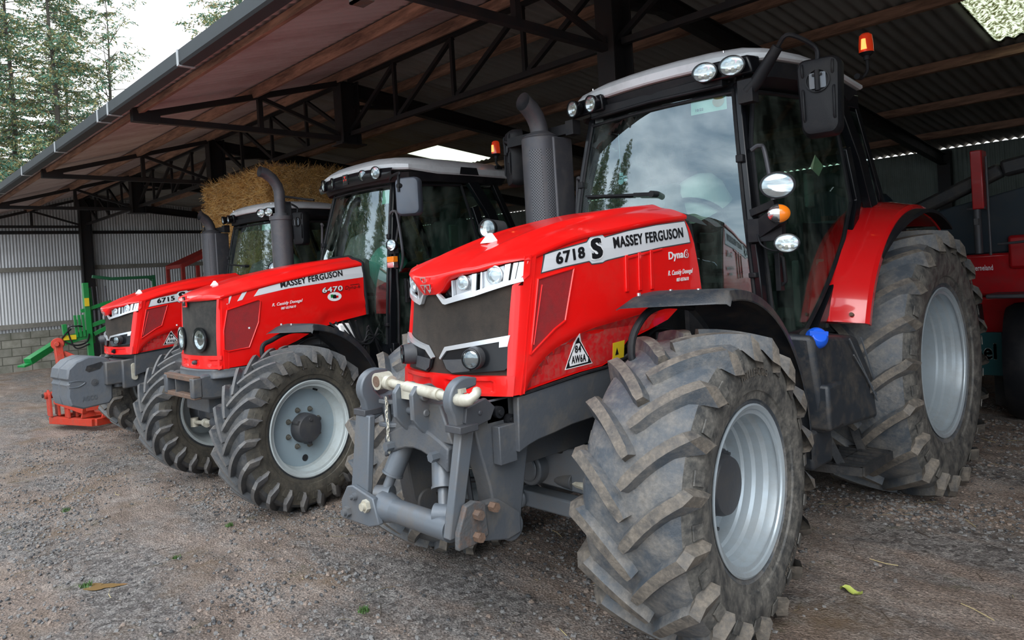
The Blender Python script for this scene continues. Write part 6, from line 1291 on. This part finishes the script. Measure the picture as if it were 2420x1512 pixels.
# ================================================================== straw bales
STRAW = [mat('golden_straw', (.78, .47, .15), .85), mat('pale_straw', (.85, .62, .30), .85), mat('brown_straw', (.46, .25, .09), .9)]
def bale(loc, sz, n, label, seed):
    rnd = random.Random(seed); w, d, h = sz; b = bmesh.new(); bmesh.ops.create_cube(b, size=1); bmesh.ops.subdivide_edges(b, edges=b.edges[:], cuts=9, use_grid_fill=True)
    for v in b.verts:
        c = v.co.copy(); v.co = V(c.x*w, c.y*d, c.z*h); q = noise.noise_vector(v.co*3+V(seed, 0, 0)); v.co += q*.022
        k = (abs(c.x) > .49)+(abs(c.y) > .49)+(abs(c.z) > .49)
        if k > 1: v.co *= .985
    for f in b.faces: f.material_index = 2 if rnd.random() < .5 else 0
    me = bpy.data.meshes.new('straw_bale'); b.to_mesh(me); b.free(); vs = [v.co.copy() for v in me.vertices]; fs = [tuple(p.vertices) for p in me.polygons]; mi = [p.material_index for p in me.polygons]
    for _ in range(n):
        f = rnd.choice(('f', 'f', 't', 'r', 'r', 'l'))
        if f == 'f': p = V(rnd.uniform(-w/2, w/2), -d/2, rnd.uniform(-h/2, h/2)); nn = V(0, -1, 0)
        elif f == 't': p = V(rnd.uniform(-w/2, w/2), rnd.uniform(-d/2, d/2), h/2); nn = V(0, 0, 1)
        else: p = V(w/2*(1 if f == 'r' else -1), rnd.uniform(-d/2, d/2), rnd.uniform(-h/2, h/2)); nn = V(1 if f == 'r' else -1, 0, 0)
        t = V(rnd.gauss(0, 1), rnd.gauss(0, 1), rnd.gauss(-.25, 1)); t = (t-nn*t.dot(nn)).normalized(); l = rnd.uniform(.04, .17); up = rnd.uniform(.01, .09)
        p = p+nn*rnd.uniform(-.015, .03); e_ = p+t*l+nn*up; sdv = t.cross(nn)*rnd.uniform(.0025, .005); k = len(vs)
        vs += [p-sdv, p+sdv, e_+sdv*.6, e_-sdv*.6]; fs.append((k, k+1, k+2, k+3)); mi.append(rnd.choice((0, 0, 1, 2)))
    me2 = bpy.data.meshes.new('straw_bale'); me2.from_pydata(vs, [], fs)
    for m_ in STRAW: me2.materials.append(m_)
    me2.polygons.foreach_set('material_index', mi); o = bpy.data.objects.new('straw_bale', me2); COL.objects.link(o); o.location = loc
    tag(o, label, 'straw bale', 'big square straw bales stacked behind the farthest tractor')
    me.name = 'unused'; bpy.data.meshes.remove(me)
lev = ['bottom', 'middle', 'top']
for k in range(3):
    bale((-12.15, 5.86, -.17+.63+1.26*k), (2.60, 1.36, 1.26), 26000 if k == 2 else 9000, 'big straw bale, front column, %s one of the stack behind the farthest tractor' % lev[k], 3+k)
    bale((-12.25, 7.45, -.17+.62+1.24*k), (2.50, 1.60, 1.23), 12000 if k == 2 else 3000, 'straw bale in shadow, rear column, %s one of the stack' % lev[k], 13+k)

# ================================================================== parked implements
def at_x(r, x): return lambda y, z: V(0, 0, 0)
# green implement with mast and bar
r = empty('mounted_implement', (-16, 3.73, gz(-16)), 0, 'green implement with upright mast and hydraulic rams parked by the block wall', 'farm implement'); G0 = gz(-16)
W = lambda x, y, z: V(x, y-3.73, z-G0)
b = MB(); b.beam(W(0, 3.73, .42), W(0, 3.70, 2.0), .12, .10, (0, 1, 0)); b.beam(W(-.06, 3.80, .8), W(-.06, 3.80, 1.9), .05, .05, (0, 1, 0)); b.build('mast', GREEN, r, bevel=.006)
b = MB(); b.beam(W(0, 3.70, 1.0), W(0, 3.15, .86), .10, .16); b.beam(W(0, 3.15, .86), W(.35, 2.62, .60), .16, .12); b.beam(W(.35, 2.62, .56), W(.4, 2.5, .53), .2, .04); b.beam(W(0, 3.32, .96), W(0, 3.30, 1.22), .07, .08, (0, 1, 0)); b.build('draw_arm', GREEN, r, bevel=.006)
b = MB()
for k in range(3): b.beam(W(.05, 3.50+.065*k, .95), W(.05, 3.48+.065*k, 1.38-.0*k), .05, .045, (0, 1, 0))
b.beam(W(0, 3.6, 1.45), W(0, 4.15, 1.60), .06, .07); b.beam(W(0, 3.75, 1.15), W(0, 4.3, 1.32), .07, .08); b.beam(W(0, 3.8, .98), W(0, 4.4, 1.25), .06, .08); b.build('side_frame', GREEN, r, bevel=.004)
b = MB(); b.beam(W(-.1, 3.86, 2.12), W(-.1, 4.2, 2.06), .07, .06); b.beam(W(-.1, 4.2, 2.06), W(-.1, 5.02, 2.06), .07, .06); b.beam(W(-.1, 5.0, 2.10), W(-.1, 5.02, 1.1), .06, .07, (0, 1, 0)); b.beam(W(-.1, 4.9, 2.05), W(-.1, 5.02, 1.95), .05, .04); b.build('top_bar', GREEND, r, bevel=.005)
for y in (3.84, 3.93, 4.08): b = MB(); b.cyl(W(-.02, y, 1.0), W(-.02, y, 1.45), .033); b.cyl(W(-.02, y, 1.45), W(-.02, y-.02, 1.92), .016); b.build('ram', EXH, r)
b = MB(); b.tube(bez([W(.06, 3.40, 1.12), W(.10, 3.30, 1.04), W(.06, 3.25, .92), W(.1, 3.45, .80), W(.06, 3.65, .84), W(.1, 3.7, 1.0)], 6), .016); b.tube(bez([W(.06, 3.60, 1.15), W(.10, 3.50, 1.17), W(.06, 3.35, 1.12), W(.1, 3.45, .75), W(.06, 3.7, .8)], 6), .014); b.build('hose', BLACK, r)
b = MB(); b.box(W(.07, 3.37, .96), (.01, .22, .09)); b.build('warning_sticker', YEL, r); b = MB(); b.box(W(.07, 3.70, 1.62), (.01, .08, .16)); b.build('warning_sticker', YEL, r)
b = MB(); b.beam(W(-.1, 3.7, .42), W(-.1, 3.7, .02), .10, .08, (0, 1, 0)); b.beam(W(0, 3.95, 1.0), W(0, 3.95, .02), .08, .08, (0, 1, 0)); b.build('stand_leg', TRUSS, r); b = MB(); b.beam(W(0, 5.02, 1.1), W(0, 5.02, .02), .07, .07, (0, 1, 0)); b.build('stand_leg', TRUSS, r)
# orange-red three point frame on the ground
X0 = -11.5; r = empty('hitch_frame', (X0, 2.58, gz(X0)), 0, 'orange-red steel hitch frame lying on the ground beside the weight block', 'farm implement'); G0 = gz(X0)
W = lambda x, y, z: V(x, y-2.5, z-G0)
b = MB(); fr_ = [W(.22, 2.54, -.03), W(-.75, 2.22, -.04), W(-.98, 2.67, -.05), W(.05, 3.02, -.04)]
for k in range(4): b.beam(fr_[k], fr_[(k+1) % 4], .09, .10)
b.beam(fr_[0].lerp(fr_[1], .35), fr_[3].lerp(fr_[2], .35), .06, .09); b.beam(fr_[0].lerp(fr_[1], .7), fr_[3].lerp(fr_[2], .7), .06, .09); b.build('base_frame', ORANGE, r, bevel=.006)
b = MB(); b.beam(W(-.48, 2.36, .28), W(-.70, 2.34, 1.06), .11, .10, (0, 1, 0)); b.cyl(W(-.66, 2.33, 1.06), W(-.76, 2.36, 1.06), .085, n=24); b.beam(W(-.66, 2.40, .92), W(-.4, 3.05, .50), .06, .07); b.cyl(W(-.60, 2.31, 1.06), W(-.66, 2.33, 1.06), .035, n=18); b.build('mast', ORANGE, r, bevel=.006)
b = MB()
for x, y in ((-.75, 2.20), (-.36, 2.34)): b.plate_y(y-2.5, [(x-.10, .02-G0), (x+.12, .02-G0), (x+.06, .34-G0), (x-.04, .40-G0), (x-.14, .34-G0)], .03); b.plate_y(y-2.5+.1, [(x-.10, .02-G0), (x+.12, .02-G0), (x+.06, .34-G0), (x-.04, .40-G0), (x-.14, .34-G0)], .03); b.cyl(W(x-.03, y-.05, .32), W(x-.03, y+.15, .32), .05, n=18)
b.beam(W(-.6, 2.27, .26), W(.06, 2.48, .14), .10, .10); b.plate_x(.02, [(-.08, .03-G0), (.10, .03-G0), (.06, .22-G0), (-.02, .26-G0)], .04); b.plate_x(.25, [(.12, .03-G0), (.3, .03-G0), (.26, .2-G0), (.18, .22-G0)], .04); b.beam(W(.06, 2.48, .17), W(.1, 3.0, .17), .08, .09); b.build('bracket', ORANGE, r, bevel=.004)
b = MB(); b.cyl(W(-.80, 2.14, .32), W(-.80, 2.12, .32), .028, n=6); b.cyl(W(-.42, 2.28, .32), W(-.42, 2.26, .32), .028, n=6); b.build('pin', DARK, r)
# red feed machine in the dark at the right
REDK = mat('dark_red_machine', (.42, .008, .012), .3, dirt=.4, dirtc=(.15, .02, .02), dscale=4, coat=.5); BLUD = mat('dark_blue_hopper', (.018, .032, .045), .5, dirt=.4, dirtc=(.05, .05, .05), dscale=5)
r = empty('bale_chopper', (-1.3, 9.0, 0), 0, 'red trailed bale chopper with dark hopper parked in the shadow at the right', 'farm machine'); W = lambda x, y, z: V(x+1.3, y-9.0, z)
b = MB(); b.hull6([W(-2.35, 8.5, 1.18), W(.9, 8.5, 1.18), W(.9, 10.2, 1.18), W(-2.35, 10.2, 1.18)], [W(-2.45, 8.42, 1.60), W(.9, 8.42, 1.66), W(.9, 10.3, 1.66), W(-2.45, 10.3, 1.60)])
b.hull6([W(-2.3, 8.7, .70), W(.8, 8.7, .70), W(.8, 10, .70), W(-2.3, 10, .70)], [W(-2.15, 8.55, 1.17), W(.8, 8.55, 1.17), W(.8, 10.1, 1.17), W(-2.15, 10.1, 1.17)]); b.box2(W(-1.72, 8.40, 1.45), W(.9, 8.55, 1.78)); K = b.build('body', REDK, r, bevel=.03)
text('maker_lettering', 'Kverneland', lambda u, v, off: W(u, 8.435-(v-1.46)*.2-.012, v), .055, TXTW, K, (-2.055, 1.445), fit=.20, ang=0, bold=.01)
b = MB(); b.plate_y(-.58, [(p[0]+1.3, p[1]) for p in ((-2.13, 1.43), (-2.10, 1.50), (-2.07, 1.51), (-2.08, 1.47), (-2.09, 1.42))], .004); b.build('maker_mark', TXTW, K)
b = MB(); b.hull6([W(-2.15, 8.5, 1.60), W(.8, 8.5, 1.66), W(.8, 10.2, 1.66), W(-2.15, 10.2, 1.60)], [W(-2.42, 8.3, 2.05), W(.9, 8.3, 2.75), W(.9, 10.4, 2.75), W(-2.42, 10.4, 2.05)]); b.build('hopper', BLUD, r, bevel=.02)
b = MB(); b.beam(W(-2.50, 8.26, 2.08), W(-1.7, 8.26, 2.42), .14, .14); b.beam(W(-1.7, 8.26, 2.42), W(.9, 8.26, 2.85), .14, .16); b.build('hopper_rim', DARK, r, bevel=.03)
b = MB(); b.box2(W(-1.93, 8.10, 2.05), W(-1.83, 8.28, 2.62)); b.build('mast', REDK, r, bevel=.01)
b = MB(); b.cyl(W(-1.90, 8.14, 1.62), W(-1.90, 8.14, 2.05), .035); b.tube([W(-1.80, 8.12, 1.6), W(-1.80, 8.12, 2.55)], .012); b.tube([W(-1.98, 8.12, 2.06), W(-1.82, 8.12, 2.06)], .014); b.tube([W(-1.74, 8.12, 1.70), W(-1.35, 8.12, 1.72)], .012); b.box(W(-1.90, 8.10, 1.93), (.04, .02, .06)); b.build('ram', EXH, r)
b = MB(); b.lathe([(.0, -.2), (.30, -.2), (.52, -.19), (.56, -.12), (.57, 0), (.56, .12), (.52, .19), (.3, .2), (0, .2)], W(-1.55, 8.35, .56), (1, .1, 0), 40); b.build('tyre', BLACK, r)
b = MB(); b.box2(W(-1.86, 8.10, 1.18), W(-1.4, 8.6, 1.22)); b.build('mudguard', EXH, r, bevel=.01)
b = MB(); b.box2(W(-2.12, 8.60, .36), W(-1.85, 8.66, .80)); tp_ = b.build('side_skirt', mat('teal_panel', (.01, .10, .11), .5), r); text('skirt_lettering', 'nel', lambda u, v, off: W(u, 8.597, v), .16, TXTW, tp_, (-2.10, .53), fit=.20, bold=.03)
b = MB(); b.box2(W(.3, 9.0, 0), W(.4, 9.1, .72)); b.build('chassis_leg', DARK, r); b = MB(); b.box2(W(-2.0, 8.9, 0), W(-1.9, 9.0, .72)); b.build('chassis_leg', DARK, r); b = MB(); b.cyl(W(-2.16, 8.58, .98), W(-2.0, 8.58, .98), .12); b.build('hub', DARK, r)
# red cage trailer far behind
r = empty('cage_trailer', (-17, 6.2, gz(-17)), 0, 'dark red steel cage trailer half hidden behind the farthest bonnet', 'trailer'); W = lambda x, y, z: V(x+17, y-6.2, z-gz(-17))
b = MB()
for x, y in ((0, 5.92), (0, 6.25), (-1.0, 5.92), (0, 7.3), (-1.0, 7.3)): b.beam(W(-17+x, y, .6), W(-17+x, y, 2.30 if y < 7 else 2.9), .07, .07, (0, 1, 0))
b.beam(W(-17, 5.9, 2.30), W(-17, 7.3, 2.92), .08, .10); b.beam(W(-18, 5.9, 2.30), W(-18, 7.3, 2.92), .08, .10)
for z in (.65, 1.2, 1.7): b.beam(W(-17, 5.92, z), W(-17, 7.3, z), .05, .08)
b.beam(W(-18, 5.92, 2.3), W(-17, 5.92, 2.3), .08, .08); b.build('cage', mat('dull_red_steel', (.30, .02, .015), .6, dirt=.5, dirtc=(.10, .03, .02)), r)
b = MB(); b.box2(W(-18, 5.92, .50), W(-17, 7.4, .62)); b.cyl(W(-17.05, 6.6, .33), W(-16.9, 6.6, .33), .33, n=32); b.cyl(W(-18.1, 6.6, .33), W(-17.95, 6.6, .33), .33, n=32); b.build('chassis', DARK, r)
# bag seen over the rear fender of the nearest tractor
b = MB(); b.lathe([(0, .16), (.12, .14), (.20, .06), (.22, -.04), (.15, -.12), (0, -.13)], (0, 0, 0), (0, 0, 1), 24)
for v in b.bm.verts: v.co += noise.noise_vector(v.co*9)*.03
o = b.build('plastic_bag', mat('blue_black_plastic', (.03, .045, .07), .3), None, ang=60); o.location = (-3.87, 11.2, 2.38); tag(o, 'crumpled dark blue plastic bag on the pallet stack behind the rear fender', 'bag')
b = MB()
for k in range(15): b.box((0, 0, .07+.15*k), (1.2, 1.0, .022)); b.box((0, 0, .12+.15*k), (.1, 1.0, .09)); b.box((-.54, 0, .12+.15*k), (.1, 1.0, .09)); b.box((.54, 0, .12+.15*k), (.1, 1.0, .09))
o = b.build('pallet_stack', WOOD, None, ang=0); o.location = (-3.9, 11.2, 0); tag(o, 'stack of wooden pallets against the dark, under the plastic bag', 'pallets')
